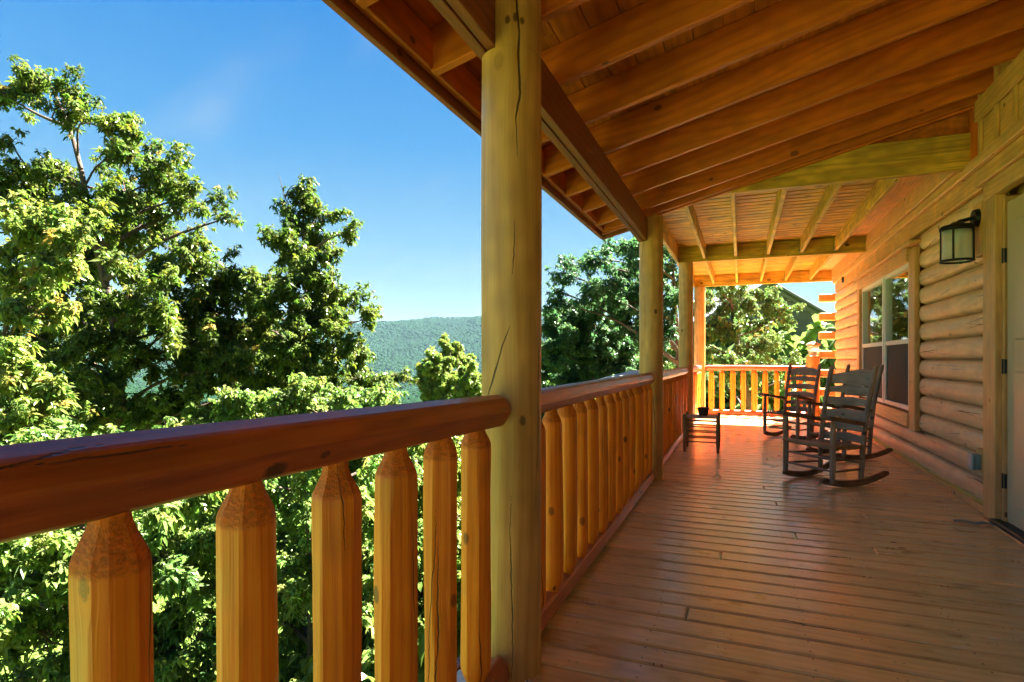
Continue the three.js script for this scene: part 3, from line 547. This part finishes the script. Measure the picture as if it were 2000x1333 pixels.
// ---------------------------------------------------------------- terrain
function ground(x, z) {
  const e = Math.max(0, -x - 1.5), R = Math.hypot(x, z), th = Math.atan2(-z, -x); // th = 0 straight left, pi/2 along the porch
  let y = -2.6 - 5.5 * smooth(0, 22, e) - .06 * Math.max(0, -z - 20) * smooth(0, 15, e);
  y = Math.max(y, -22);
  const valley = -95 + 18 * (fbm(x / 300, z / 300, 71, 3) - .5);
  y = mix(y, valley, smooth(60, 650, R) * smooth(-.9, -.2, th) * smooth(2.6, 2.0, th));
  const ridge = (300 + 30 * Math.sin(th * 5 + 2.2) + 45 * (fbm(th * 6 + 9, 3, 72, 4) - .5) * 2) * smooth(1500, 3700, R) * (1 - .45 * smooth(3700, 7000, R));
  const spur = 60 * (fbm(x / 420 + 4, z / 420, 73, 4) - .5) * smooth(900, 2200, R) * 1.6;
  const fore = 55 * smooth(500, 1000, R) * (1 - smooth(1000, 1700, R)) * fbm(th * 5, 8, 74, 3);
  return y + (R > 500 ? ridge + spur + fore : 0) + .35 * (fbm(x * .3, z * .3, 75, 3) - .5) * Math.min(1, e / 3);
}
{
  const A = 220, rs = []; let r = .6; while (r < 9000) { rs.push(r); r *= 1.075; } rs.push(9500);
  const pos = [], uv = [], idx = [], vc = [];
  rs.forEach(R => { for (let i = 0; i <= A; i++) { const t = i / A * 2 * Math.PI, x = -Math.cos(t) * R, z = -Math.sin(t) * R; pos.push(x, ground(x, z), z); uv.push(x / 6, z / 6); const c = smooth(70, 28, R + 30 * (fbm(x * .08, z * .08, 76, 3) - .5)); const far = smooth(100, 420, R); vc.push(mix(mix(1, 1.7, c), .05, far), mix(mix(1, 1.5, c), .07, far), mix(mix(1, 1.5, c), .10, far)); } });
  for (let j = 0; j < rs.length - 1; j++) for (let i = 0; i < A; i++) { const a = j * (A + 1) + i, b = a + 1, c = a + A + 1, d = c + 1; idx.push(a, d, b, a, c, d); }
  const g = new THREE.BufferGeometry(); g.setAttribute('position', new THREE.Float32BufferAttribute(pos, 3)); g.setAttribute('uv', new THREE.Float32BufferAttribute(uv, 2)); g.setAttribute('color', new THREE.Float32BufferAttribute(vc, 3)); g.setIndex(idx); g.computeVertexNormals();
  const n = 256, d = new Uint8Array(n * n * 4); for (let j = 0; j < n; j++) for (let i = 0; i < n; i++) { const v = .5 * pn(i / n * 12, j / n * 12, 12, 12, 5) + .5 * pn(i / n * 64, j / n * 64, 64, 64, 6), k = (j * n + i) * 4; d[k] = 44 + 40 * v; d[k + 1] = 64 + 36 * v; d[k + 2] = 28 + 18 * v; d[k + 3] = 255; }
  const t = new THREE.DataTexture(d, n, n); t.wrapS = t.wrapT = THREE.RepeatWrapping; t.magFilter = THREE.LinearFilter; t.colorSpace = THREE.SRGBColorSpace; t.needsUpdate = true;
  const m = mesh('terrain', g, new THREE.MeshPhysicalMaterial({ map: t, vertexColors: true, roughness: 1, specularIntensity: 0 }), null); m.userData = { kind: 'structure', label: 'wooded hillside falling to a valley with mountains beyond', category: 'terrain' };
}

// ---------------------------------------------------------------- foliage
function leafCluster(n, len, seed, { spread = .9, droop = .5, wide = .42 } = {}) {
  const q = rng(seed), pos = [], idx = [];
  for (let k = 0; k < n; k++) {
    const a = k / n * 6.283 + (q() - .5) * .9, el = (q() - .35) * spread, L = len * (.7 + .55 * q()), w = L * wide * (.8 + .4 * q()), roll = (q() - .5) * 1.3;
    const dir = new THREE.Vector3(Math.cos(a) * Math.cos(el), Math.sin(el), Math.sin(a) * Math.cos(el));
    const side = new THREE.Vector3(-Math.sin(a), 0, Math.cos(a)).applyAxisAngle(dir, roll), up = side.clone().cross(dir).normalize();
    const o = dir.clone().multiplyScalar(L * .12 * q()).add(new THREE.Vector3((q() - .5) * len * .5, (q() - .5) * len * .5, (q() - .5) * len * .5));
    const P = (t, s, f) => { const p = o.clone().addScaledVector(dir, L * t).addScaledVector(side, w * s).addScaledVector(up, f * w); p.y -= droop * L * t * t; return p; };
    const v = [P(0, 0, 0), P(.38, -.42, .14), P(.38, 0, 0), P(.38, .42, .14), P(.72, -.40, .12), P(.72, 0, 0), P(.72, .40, .12), P(1, 0, .02)];
    const b = pos.length / 3; v.forEach(p => pos.push(p.x, p.y, p.z));
    for (const t of [[0, 1, 2], [0, 2, 3], [1, 4, 5], [1, 5, 2], [2, 5, 6], [2, 6, 3], [4, 7, 5], [5, 7, 6]]) idx.push(...t.map(i => b + i));
  }
  const g = new THREE.BufferGeometry(); g.setAttribute('position', new THREE.Float32BufferAttribute(pos, 3)); g.setIndex(idx); return g.toNonIndexed ? (() => { const f = g.toNonIndexed(); f.computeVertexNormals(); return f; })() : g;
}
const leafMat = new THREE.MeshPhysicalMaterial({ color: 0xffffff, roughness: .92, transmission: .52, thickness: 0, specularIntensity: .15, clearcoat: .45, clearcoatRoughness: .2, side: THREE.DoubleSide });
const clA = [leafCluster(10, .125, 1, { spread: 1.5, wide: .54, droop: 1.0 }), leafCluster(11, .115, 2, { spread: 1.9, wide: .56, droop: .8 })], clB = [leafCluster(14, .12, 3, { spread: 1.8, wide: .55 })], clFar = [leafCluster(16, .42, 4, { spread: 1.6, wide: .6 })];
const bark = (() => { const n = 256, d = new Uint8Array(n * n * 4), b = new Uint8Array(n * n * 4); for (let j = 0; j < n; j++) for (let i = 0; i < n; i++) { const v = pn(i / n * 10, j / n * 40, 10, 40, 8) * .6 + pn(i / n * 40, j / n * 90, 40, 90, 9) * .4, k = (j * n + i) * 4; d[k] = 46 + 60 * v; d[k + 1] = 36 + 50 * v; d[k + 2] = 28 + 44 * v; b[k] = b[k + 1] = b[k + 2] = 255 * v; d[k + 3] = b[k + 3] = 255; } const T = (x, s) => { const t = new THREE.DataTexture(x, n, n); t.wrapS = t.wrapT = THREE.RepeatWrapping; t.magFilter = THREE.LinearFilter; if (s) t.colorSpace = THREE.SRGBColorSpace; t.needsUpdate = true; return t; }; return new THREE.MeshStandardMaterial({ map: T(d, 1), bumpMap: T(b), bumpScale: .02, roughness: .95 }); })();
function limb(pts, r0, r1, n = 7, seg = 8) {
  const cv = new THREE.CatmullRomCurve3(pts.map(p => p.clone ? p : new THREE.Vector3(...p))), fr = cv.computeFrenetFrames(seg), pos = [], uv = [], idx = [], L = cv.getLength();
  for (let j = 0; j <= seg; j++) { const c = cv.getPointAt(j / seg), r = mix(r0, r1, Math.pow(j / seg, .8)); for (let i = 0; i <= n; i++) { const t = i / n * 6.2832, p = c.clone().addScaledVector(fr.normals[j], Math.cos(t) * r).addScaledVector(fr.binormals[j], Math.sin(t) * r); pos.push(p.x, p.y, p.z); uv.push(j / seg * L, i / n * .6); } }
  for (let j = 0; j < seg; j++) for (let i = 0; i < n; i++) { const a = j * (n + 1) + i, b = a + 1, c = a + n + 1, d = c + 1; idx.push(a, d, c, a, b, d); }
  const g = new THREE.BufferGeometry(); g.setAttribute('position', new THREE.Float32BufferAttribute(pos, 3)); g.setAttribute('uv', new THREE.Float32BufferAttribute(uv, 2)); g.setIndex(idx); g.computeVertexNormals(); return g;
}
function tree(name, label, o) {
  const q = rng(o.seed), base = new THREE.Vector3(...o.trunk[0]); base.y = ground(base.x, base.z) - .3;
  const t = thing(name, label, 'tree', [base.x, base.y, base.z], 0, o.group);
  const rel = p => new THREE.Vector3(p[0] - base.x, p[1] - base.y, p[2] - base.z);
  const tp = [new THREE.Vector3(0, 0, 0), ...o.trunk.slice(1).map(rel)];
  const cv = new THREE.CatmullRomCurve3(tp), woods = [limb(tp, o.r, o.r * .12, 12, 24)], twigs = [];
  const M4 = [], cols = [], V = (a) => (q() - .5) * 2 * a;
  for (const [x, y, z, r0] of o.clumps) {
    const r = r0 * (o.grow ?? 1.12);
    const c = rel([x, y, z]);
    let bt = 0, bd = 1e9; for (let k = 2; k <= 20; k++) { const p = cv.getPointAt(k / 20), dd = Math.hypot(p.x - c.x, p.z - c.z) * .8 + Math.abs(p.y - (c.y - .45 * Math.hypot(p.x - c.x, p.z - c.z))); if (dd < bd) { bd = dd; bt = k / 20; } }
    const s = cv.getPointAt(bt), m = s.clone().lerp(c, .5).add(new THREE.Vector3(V(.25), V(.2) + .12 * s.distanceTo(c) * .4, V(.25)));
    const br = clamp(.022 * s.distanceTo(c), .018, o.r * .45);
    woods.push(limb([s, m, c], br, .010, 6, 8));
    const nT = Math.max(5, Math.round(r * 20)), ends = [];
    for (let k = 0; k < nT; k++) { const d = new THREE.Vector3(V(1), V(.85), V(1)).normalize().multiplyScalar(r * (.55 + .85 * q() * q())), e = c.clone().add(d), a = m.clone().lerp(c, .5 + .5 * q()); ends.push([a, e]); woods.push(limb([a, a.clone().lerp(e, .55).add(new THREE.Vector3(V(.05), V(.08), V(.05))), e], .010, .003, 4, 4)); }
    const n = Math.round((o.fill ?? 3.4) * (o.density ?? 80) * Math.pow(r / .5, 2.2)) + 5, tone = q();
    for (let k = 0; k < n; k++) {
      const [tw, near] = ends[Math.floor(q() * ends.length)], w = .35 + .7 * Math.pow(q(), .7);
      const p = tw.clone().lerp(near, w).add(new THREE.Vector3(V(.11), V(.10), V(.11)));
      const mtx = new THREE.Matrix4().compose(p, new THREE.Quaternion().setFromEuler(new THREE.Euler(V(.8), q() * 6.28, V(.8))), new THREE.Vector3(1, 1, 1).multiplyScalar((o.leaf ?? .58) * (.6 + .75 * q())));
      M4.push(mtx); const v = q(), col = new THREE.Color().setRGB(...[0, 1, 2].map(i => mix(o.cols[0][i], o.cols[1][i], clamp(v * .75 + tone * .35)) * (.8 + .4 * q() * 1)));
      if (o.turning && q() < o.turning) col.setRGB(.26, .19, .035); cols.push(col);
    }
  }
  for (const d of o.dead ?? []) woods.push(limb(d.map(rel), .016, .004, 5, 8));
  mesh('trunk', mergeGeometries(woods), bark, t);
  const gs = o.geos ?? clA;
  gs.forEach((g, gi) => {
    const sel = M4.map((m, i) => i).filter(i => i % gs.length === gi), im = new THREE.InstancedMesh(g, leafMat, sel.length);
    sel.forEach((i, k) => { im.setMatrixAt(k, M4[i]); im.setColorAt(k, cols[i]); }); im.userData.kind = 'stuff'; add(im, 'crown', t);
  });
  tree.count = (tree.count ?? 0) + M4.length;
  return t;
}
const DARK = [[.032, .070, .010], [.110, .155, .014]], MID = [[.055, .125, .022], [.155, .225, .040]], LIGHT = [[.085, .150, .020], [.195, .250, .040]], BLUE = [[.030, .095, .034], [.085, .165, .055]];
const CL = {
oak_left: [ [-9.21,2.21,-7.74,0.65], [-8.75,2.52,-8.14,0.42], [-8.73,1.66,-8.24,0.56], [-9.85,1.57,-8.06,0.74], [-8.75,0.49,-8.14,0.65], [-9.82,0.28,-8.03,0.74], [-9.62,0.57,-6.51,0.84], [-11.04,1.54,-6.73,0.74], [-12.72,2.56,-6.92,0.65], [-11.36,3.17,-6.93,0.65], [-10.99,4.43,-7.53,0.56], [-11.22,3.78,-6.03,0.46], [-12.31,6.28,-6.61,0.43], [-10.66,5.57,-6.26,0.49], [-12.76,6.06,-6.48,0.40], [-9.89,5.02,-6.39,0.49], [-10.09,4.84,-7.05,0.58], [-9.65,4.47,-7.36,0.54], [-8.99,4.01,-7.30,0.38], [-9.07,4.19,-7.94,0.21], [-7.85,3.49,-7.04,0.16], [-11.07,4.75,-5.62,0.18], [-10.90,4.15,-5.64,0.62], [-11.26,4.25,-6.44,0.49], [-9.98,3.72,-6.29,0.67], [-10.33,3.75,-7.42,0.71], [-8.84,3.01,-7.08,0.54], [-11.59,3.56,-6.46,0.62], [-11.15,3.11,-7.25,0.80], [-8.60,2.32,-6.48,0.85], [-8.93,2.66,-7.67,0.58], [-8.98,1.83,-7.88,0.71], [-9.79,1.70,-6.71,0.89], [-9.49,1.17,-7.24,0.80], [-11.71,2.22,-6.87,0.80], [-12.60,1.75,-6.60,0.80], [-12.03,0.98,-6.80,0.80], [-8.39,0.99,-7.47,0.67], [-11.12,0.50,-5.68,0.71], [-10.84,0.34,-6.78,0.71], [-10.32,0.20,-7.57,0.62] ],
oak_mid: [ [-9.06,2.20,-8.81,0.52], [-8.19,0.77,-8.72,0.62], [-9.37,1.28,-8.84,0.57], [-8.63,3.27,-9.19,0.41], [-7.60,2.03,-8.48,0.62], [-6.95,0.58,-9.15,0.47], [-8.25,4.46,-9.29,0.39], [-8.41,3.99,-9.02,0.41], [-8.10,4.14,-9.57,0.41], [-8.32,3.39,-8.59,0.46], [-8.50,3.59,-9.87,0.51], [-6.97,3.63,-9.10,0.25], [-8.22,3.39,-10.11,0.31], [-7.63,2.67,-8.65,0.62], [-7.95,2.39,-8.15,0.62], [-7.55,2.17,-8.99,0.56], [-9.48,1.83,-9.49,0.62], [-7.59,1.45,-8.34,0.72], [-7.04,1.45,-8.66,0.56], [-8.12,0.81,-9.21,0.67], [-9.31,0.85,-9.32,0.62], [-7.33,2.38,-9.74,0.33], [-6.68,1.91,-9.18,0.25], [-7.45,1.93,-9.31,0.31], [-7.32,1.12,-9.97,0.43], [-6.44,0.73,-9.18,0.39], [-6.21,0.82,-9.42,0.26], [-7.38,0.57,-9.08,0.51] ],
pale_left: [ [-9.31,3.16,-4.87,0.30], [-8.27,2.87,-4.64,0.33], [-7.68,2.62,-4.56,0.30], [-8.67,2.50,-4.60,0.40], [-7.79,2.29,-4.46,0.33], [-9.02,2.04,-4.58,0.40], [-8.01,1.79,-4.35,0.37], [-8.73,1.23,-4.46,0.40], [-8.48,0.64,-4.56,0.47], [-8.76,0.17,-4.45,0.47] ],
bright_low: [ [-6.25,0.48,-6.66,0.44], [-6.40,0.31,-7.74,0.44], [-6.93,0.39,-6.54,0.44], [-5.08,0.43,-6.81,0.44], [-8.41,0.04,-7.07,0.48], [-5.34,0.58,-7.96,0.28], [-6.35,0.01,-6.76,0.64], [-5.32,-0.03,-6.88,0.56], [-4.59,0.20,-7.11,0.40], [-5.49,-0.52,-6.65,0.64] ],
under_a: [ [-8.00,-0.05,-4.09,0.44], [-8.40,-0.18,-4.74,0.44], [-7.11,-0.10,-4.75,0.44], [-6.73,0.01,-5.07,0.38], [-7.95,-0.68,-4.01,0.56], [-7.50,-0.91,-5.08,0.56], [-8.54,-1.74,-4.36,0.62], [-6.78,-0.14,-3.55,0.50], [-7.20,-0.21,-4.34,0.50], [-6.88,-0.87,-3.70,0.61], [-6.53,-0.93,-4.04,0.55], [-5.40,-0.18,-4.07,0.44], [-5.89,-1.05,-4.50,0.61], [-6.88,-1.71,-3.79,0.66], [-6.26,-1.83,-4.29,0.66], [-5.65,-1.92,-4.75,0.61], [-7.05,-2.53,-4.24,0.66], [-5.69,-2.45,-4.53,0.66] ],
under_b: [ [-7.46,-0.83,-6.28,0.57], [-5.69,-0.58,-6.88,0.50], [-4.41,-0.22,-6.58,0.43], [-5.17,-0.93,-6.36,0.57], [-6.57,-1.47,-5.53,0.64], [-4.30,-1.40,-6.41,0.57], [-6.15,-1.76,-5.56,0.64], [-5.18,-2.64,-6.27,0.64], [-4.50,-2.83,-6.96,0.64], [-5.65,-0.03,-4.96,0.45], [-4.97,-0.41,-5.29,0.58], [-5.92,-1.08,-5.59,0.58], [-4.77,-1.07,-5.59,0.58], [-4.00,-0.61,-5.54,0.51], [-5.04,-1.78,-5.37,0.71], [-4.22,-1.76,-5.66,0.64], [-5.61,-3.08,-6.16,0.71], [-3.99,-2.44,-5.54,0.64], [-3.87,-1.29,-6.22,0.51] ],
under_c: [ [-4.24,-0.17,-7.23,0.48], [-4.35,-0.16,-8.23,0.44], [-2.52,0.23,-8.43,0.40], [-1.93,0.15,-8.62,0.40], [-4.29,-1.37,-8.47,0.64], [-4.67,-2.28,-7.80,0.64], [-3.96,-2.73,-7.82,0.64], [-2.21,-0.28,-8.78,0.48], [-1.67,-0.16,-9.34,0.48], [-4.64,-0.91,-7.76,0.53], [-3.87,-0.59,-7.64,0.53], [-3.99,-1.47,-7.23,0.61], [-3.45,-1.86,-7.11,0.61], [-4.26,-2.68,-7.57,0.68], [-3.72,-3.17,-7.85,0.68], [-4.08,-3.55,-7.40,0.68], [-2.94,-1.02,-8.22,0.61], [-2.29,-0.57,-8.17,0.53], [-2.51,-1.63,-7.87,0.68], [-1.93,-1.30,-7.96,0.61] ],
mid_small: [ [-14.64,1.62,-27.67,0.70], [-13.91,1.07,-24.70,0.75], [-14.41,1.21,-28.76,0.70], [-13.79,0.30,-25.53,1.07], [-12.36,-0.03,-24.67,0.96], [-14.89,0.15,-25.65,0.70], [-12.73,-0.75,-26.27,0.96], [-13.97,-0.72,-25.32,1.07] ],
bush_right: [ [-4.11,1.42,-12.90,0.62], [-3.93,0.38,-14.51,0.75], [-2.63,0.26,-14.67,0.75], [-2.71,2.59,-13.17,0.56], [-4.34,2.22,-14.06,0.44], [-2.26,2.00,-13.30,0.56], [-3.28,1.30,-14.05,0.75], [-4.03,1.68,-13.48,0.67], [-3.46,1.95,-14.26,0.74], [-3.11,2.31,-15.80,0.67], [-4.71,0.89,-15.25,0.74], [-3.82,1.04,-15.19,0.80], [-2.81,1.18,-14.25,0.80], [-2.80,1.76,-16.46,0.60], [-3.88,2.33,-13.87,0.47], [-2.44,0.64,-15.11,0.67], [-4.96,0.16,-15.56,0.67], [-3.40,0.19,-13.52,0.80], [-2.93,-0.54,-13.62,0.94], [-4.18,-0.72,-13.54,0.94] ],
branch_tree: [ [-4.11,2.46,-12.52,0.26], [-3.96,2.76,-12.61,0.16], [-3.68,3.11,-12.31,0.33], [-3.52,3.39,-13.02,0.33], [-2.99,3.40,-12.58,0.35], [-2.80,3.74,-13.61,0.33], [-2.14,3.56,-12.25,0.35], [-1.99,3.13,-12.33,0.39], [-2.65,3.14,-13.76,0.39], [-2.70,2.59,-12.04,0.42], [-3.16,2.56,-12.10,0.30], [-2.27,2.59,-13.31,0.46], [-1.93,3.16,-14.20,0.46], [-1.54,3.47,-13.95,0.52], [-1.41,2.51,-12.84,0.52], [-1.58,1.82,-12.43,0.52], [-1.28,3.15,-14.36,0.35] ],
far_rail_tree: [ [-0.66,2.09,-17.96,0.64], [0.05,1.35,-20.55,0.72], [-1.38,1.79,-17.93,0.64], [-1.52,1.18,-17.89,0.64], [-0.92,0.49,-20.51,0.64], [-0.68,2.90,-18.58,0.64], [0.04,3.03,-18.60,0.68], [0.77,2.98,-19.17,0.58], [0.34,2.30,-19.48,0.68], [1.05,2.42,-19.12,0.55], [-0.38,1.93,-17.99,0.49], [0.43,1.46,-16.99,0.61], [-0.71,1.34,-19.23,0.46], [-0.22,0.90,-16.72,0.61], [0.75,0.57,-18.70,0.68], [1.46,0.90,-17.33,0.46], [-1.39,2.72,-18.04,0.39], [-0.76,3.39,-16.90,0.61], [0.04,3.69,-17.82,0.61] ],
};
tree('oak_tree', 'tall dark broadleaf tree at the left, its crown reaching highest against the sky', { seed: 1, trunk: [[-10.1, 0, -6.8], [-10.08, .63, -6.75], [-10.13, 1.6, -6.72], [-10.4, 3.0, -6.6], [-10.9, 5.0, -6.5], [-11.6, 6.2, -6.5]], r: .16, clumps: CL.oak_left, cols: DARK, density: 62, turning: .02 });
tree('oak_tree', 'second dark tree with a narrow pointed crown and bare twig at its top', { seed: 2, trunk: [[-7.7, 0, -9.2], [-7.9, .25, -9.2], [-8.1, 2.0, -9.2], [-8.3, 3.4, -9.3], [-8.3, 4.5, -9.3]], r: .13, clumps: CL.oak_mid, cols: DARK, density: 66, dead: [[[-8.3, 4.0, -9.1], [-8.5, 4.4, -9.0], [-8.6, 4.85, -8.95]], [[-8.5, 4.4, -9.0], [-8.35, 4.6, -9.0], [-8.2, 4.62, -9.0]]] });
tree('pale_tree', 'pale yellow green tree at the left edge of the picture', { seed: 3, trunk: [[-9.3, 0, -4.5], [-9.2, .8, -4.5], [-8.9, 2.0, -4.6], [-8.7, 3.0, -4.7]], r: .09, clumps: CL.pale_left, cols: LIGHT, density: 90, turning: .05 });
tree('leafy_tree', 'bright leafy tree top just above the foreground railing', { seed: 4, trunk: [[-6.0, 0, -6.9], [-6.0, -1.5, -6.9], [-6.0, 0, -7.0], [-5.9, .4, -7.0]], r: .09, clumps: CL.bright_low, cols: MID, density: 90 });
tree('leafy_tree', 'dense tree below the porch seen between the two nearest balusters', { seed: 5, trunk: [[-6.4, 0, -4.2], [-6.4, -3, -4.2], [-6.3, -1, -4.1], [-6.4, 0, -4.0]], r: .09, clumps: CL.under_a, cols: MID, density: 92, fill: 2.6, group: 'tree tops below the railing' });
tree('leafy_tree', 'dense tree below the porch seen through the middle of the foreground railing', { seed: 6, trunk: [[-4.9, 0, -5.6], [-4.9, -3, -5.6], [-4.8, -1.2, -5.5], [-4.9, -.1, -5.3]], r: .08, clumps: CL.under_b, cols: MID, density: 92, fill: 2.6, group: 'tree tops below the railing' });
tree('leafy_tree', 'dense tree below the porch on both sides of the nearest post', { seed: 7, trunk: [[-3.5, 0, -7.8], [-3.5, -3, -7.8], [-3.4, -1.6, -7.7], [-3.5, -.6, -7.7]], r: .08, clumps: CL.under_c, cols: LIGHT, density: 92, fill: 2.6, group: 'tree tops below the railing' });
tree('small_tree', 'small bright green tree in front of the hazy mountain', { seed: 8, trunk: [[-13.6, 0, -26], [-13.7, -2, -26], [-13.9, 0, -26.2], [-14.3, 1.5, -27]], r: .12, clumps: CL.mid_small, cols: LIGHT, density: 70, geos: clB, leaf: 1.1 });
tree('shrubby_tree', 'dense bushy tree behind the railing right of the nearest post', { seed: 9, trunk: [[-3.5, 0, -14.7], [-3.5, -.5, -14.7], [-3.4, .9, -14.6], [-3.3, 2.0, -14.8]], r: .12, clumps: CL.bush_right, cols: BLUE, density: 80, geos: clB });
tree('oak_tree', 'tree with open branches reaching left below the roof corner', { seed: 10, trunk: [[-1.3, 0, -13.9], [-1.3, 0, -13.8], [-1.35, 1.5, -13.7], [-1.4, 2.6, -13.6], [-1.5, 3.6, -13.9]], r: .14, clumps: CL.branch_tree, cols: BLUE, density: 70 });
tree('leafy_tree', 'sunlit tree beyond the far railing in front of the grey house', { seed: 11, trunk: [[.25, 0, -18.3], [.2, -.3, -18.3], [-.03, 1.18, -18.3], [-.24, 2.7, -18.2], [-.35, 3.8, -18.0]], r: .2, clumps: CL.far_rail_tree, cols: [[.05, .105, .025], [.13, .19, .045]], density: 60, turning: .05 });
console.log('trees done', tree.count);

{ // far woods that read as one mass
  const q = rng(99), geos = clFar[0], list = [];
  const put = (n, r0, r1, t0, t1, s0, s1, cols) => { for (let k = 0; k < n; k++) { const R = r0 * Math.pow(r1 / r0, Math.pow(q(), .8)), th = mix(t0, t1, q()), x = -Math.cos(th) * R, z = -Math.sin(th) * R, s = mix(s0, s1, q()); list.push([x, ground(x, z) + s * .35, z, s, cols, q()]); } };
  const blob = new THREE.IcosahedronGeometry(1, 2), p = blob.attributes.position;
  for (let k = 0; k < p.count; k++) { const v = new THREE.Vector3().fromBufferAttribute(p, k), m = .78 + .45 * nz(v.x * 2.2 + 9, v.y * 2.2 + v.z * 2.9, 15) * 1; v.multiplyScalar(m); p.setXYZ(k, v.x, v.y * .85, v.z); } blob.computeVertexNormals();
  // leafy ball for the woods in the valley
  const ball = (() => { const gs = []; const r = rng(7); for (let k = 0; k < 70; k++) { const u = r() * 2 - 1, a = r() * 6.283, s = Math.sqrt(1 - u * u), R = .62 + .38 * r(); const g = geos.clone(); g.scale(.62, .62, .62); g.rotateY(r() * 6); g.translate(Math.cos(a) * s * R, u * R * .9, Math.sin(a) * s * R); gs.push(g); } return mergeGeometries(gs); })();
  const forest = (name, label, geo, m, items) => { const im = new THREE.InstancedMesh(geo, m, items.length), o = new THREE.Object3D(); items.forEach(([x, y, z, s, c, v], k) => { o.position.set(x, y, z); o.rotation.set(0, v * 20, 0); o.scale.set(s, s * (.9 + .4 * v) * (name === 'mountain_forest' ? 1.0 : 1), s); o.updateMatrix(); im.setMatrixAt(k, o.matrix); im.setColorAt(k, new THREE.Color().setRGB(...[0, 1, 2].map(i => mix(c[0][i], c[1][i], (v * 7.3) % 1)))); }); im.userData = { kind: 'stuff', label, category: 'forest' }; add(im, name); };
  put(2600, 34, 420, -.35, 1.62, 2.0, 4.6, MID); forest('valley_forest', 'hazy mass of tree tops in the valley below', ball, leafMat, list.splice(0));
  put(110000, 420, 4400, .1, 1.75, 5, 11, [[.0045, .0145, .0055], [.0070, .0190, .0070]]); forest('mountain_forest', 'far hazy forest covering the mountain slopes', blob, new THREE.MeshPhysicalMaterial({ roughness: 1, specularIntensity: 0 }), list.splice(0));
  // undergrowth on the slope below the porch
  const low = []; for (let k = 0; k < 2600; k++) { const R = 2.2 + 26 * Math.pow(q(), .7), th = mix(-.5, 1.75, q()), x = -Math.cos(th) * R - .8, z = -Math.sin(th) * R; low.push([x, ground(x, z) + .25 + .5 * q(), z, .8 + .7 * q(), LIGHT, q()]); }
  forest('undergrowth', 'leafy undergrowth on the slope below the porch', clA[0], leafMat, low);
}

// ---------------------------------------------------------------- neighbouring buildings
{
  const a = -.3797, W = 12.2, gx = 1.45, gz = -38.3;
  const h = thing('grey_house', 'grey green clapboard house with a gable, half hidden behind the far tree', 'house', [gx, 0, gz], -Math.atan2(-4.52, 11.32) * -1);
  h.rotation.y = Math.atan2(4.52, 11.32);
  const siding = [plain(.052, .060, .060, .75), plain(.047, .055, .055, .75), plain(.058, .066, .065, .75)];
  const yE = 2.25, yA = 5.75, y0 = -3.4, half = W / 2, D = 9; let i = 0;
  for (let y = y0; y < yA - .2; y += .27, i++) { // clapboards, shortened under the gable
    const w = y + .27 < yE ? W : W * (yA - y - .30) / (yA - yE); if (w < .4) continue;
    const b = mesh('clapboard', board(w, .29, .03, .004, 'x', i), siding[i % 3], h, [0, y + .135, .03], [-.045, 0, 0]);
  }
  const s = new THREE.Shape(); s.moveTo(-half, y0 - 1); s.lineTo(half, y0 - 1); s.lineTo(half, yE); s.lineTo(0, yA - .06); s.lineTo(-half, yE); s.closePath();
  mesh('body', new THREE.ExtrudeGeometry(s, { depth: D, bevelEnabled: false }), plain(.33, .34, .30, .7), h, [0, 0, -D]);
  const L = Math.hypot(half + .5, (yA - yE) * (half + .5) / half), an = Math.atan2(yA - yE, half);
  for (const k of [-1, 1]) { mesh('roof_slope', board(L, .14, D + .9, .01, 'x', 4), plain(.07, .085, .085, .6), h, [k * (half + .5) / 2, (yA + yE) / 2 - .5 * .5 * (yA - yE) / half + .10, -D / 2 + .15], [0, 0, -k * an]); mesh('rake_board', board(L, .26, .05, .01, 'x', 5), plain(.08, .10, .10, .5), h, [k * (half + .5) / 2, (yA + yE) / 2 - .25 * (yA - yE) / half - .06, .13], [0, 0, -k * an]); }
  for (const k of [-1, 1]) mesh('corner_board', board(.22, yE - y0 - .06, .08, .01, 'y', 6), plain(.16, .165, .14, .6), h, [k * (half - .11), (yE + y0) / 2, .05]);
  const w = new THREE.Group(); add(w, 'window', h); w.position.set(4.4, .8, .06);
  mesh('frame', mergeGeometries([at(board(1.3, .1, .06), 0, .75, 0), at(board(1.3, .1, .06), 0, -.75, 0), at(board(.1, 1.39, .06), -.6, 0, 0), at(board(.1, 1.39, .06), .6, 0, 0), at(board(1.09, .06, .05), 0, 0, 0)]), M.white, w);
  mesh('pane', board(1.1, 1.4, .02), plain(.03, .05, .055, .1), w, [0, 0, -.015]);
}
{
  const s = thing('pump_shed', 'low shed with a light grey hipped roof just outside the railing', 'shed', [-1.95, 0, -11.9], .12);
  const Wd = .72, D = .85, y1 = .76, ya = .93;
  const P = [[-Wd, y1, D], [Wd, y1, D], [Wd, y1, -D], [-Wd, y1, -D], [-.1, ya, .3], [.1, ya, -.3]], pos = [];
  for (const t of [[0, 1, 4], [1, 5, 4], [1, 2, 5], [2, 3, 5], [3, 4, 5], [3, 0, 4], [0, 3, 2], [0, 2, 1]]) t.forEach(k => pos.push(...P[k]));
  const g = new THREE.BufferGeometry(); g.setAttribute('position', new THREE.Float32BufferAttribute(pos, 3)); g.computeVertexNormals();
  mesh('roof', g, plain(.42, .45, .45, .55), s);
  mesh('fascia', mergeGeometries([at(board(Wd * 2 - .04, .05, .02), 0, y1 - .028, D - .02), at(board(Wd * 2 - .04, .05, .02), 0, y1 - .028, -D + .02), at(board(.02, .05, D * 2 - .07), Wd - .02, y1 - .028, 0), at(board(.02, .05, D * 2 - .07), -Wd + .02, y1 - .028, 0)]), plain(.20, .24, .24, .6), s);
  mesh('body', board(Wd * 1.7, 4.2, D * 1.7, .02), plain(.22, .19, .15, .8), s, [0, y1 - 2.11, 0]);
}
renderer.render(scene, camera);
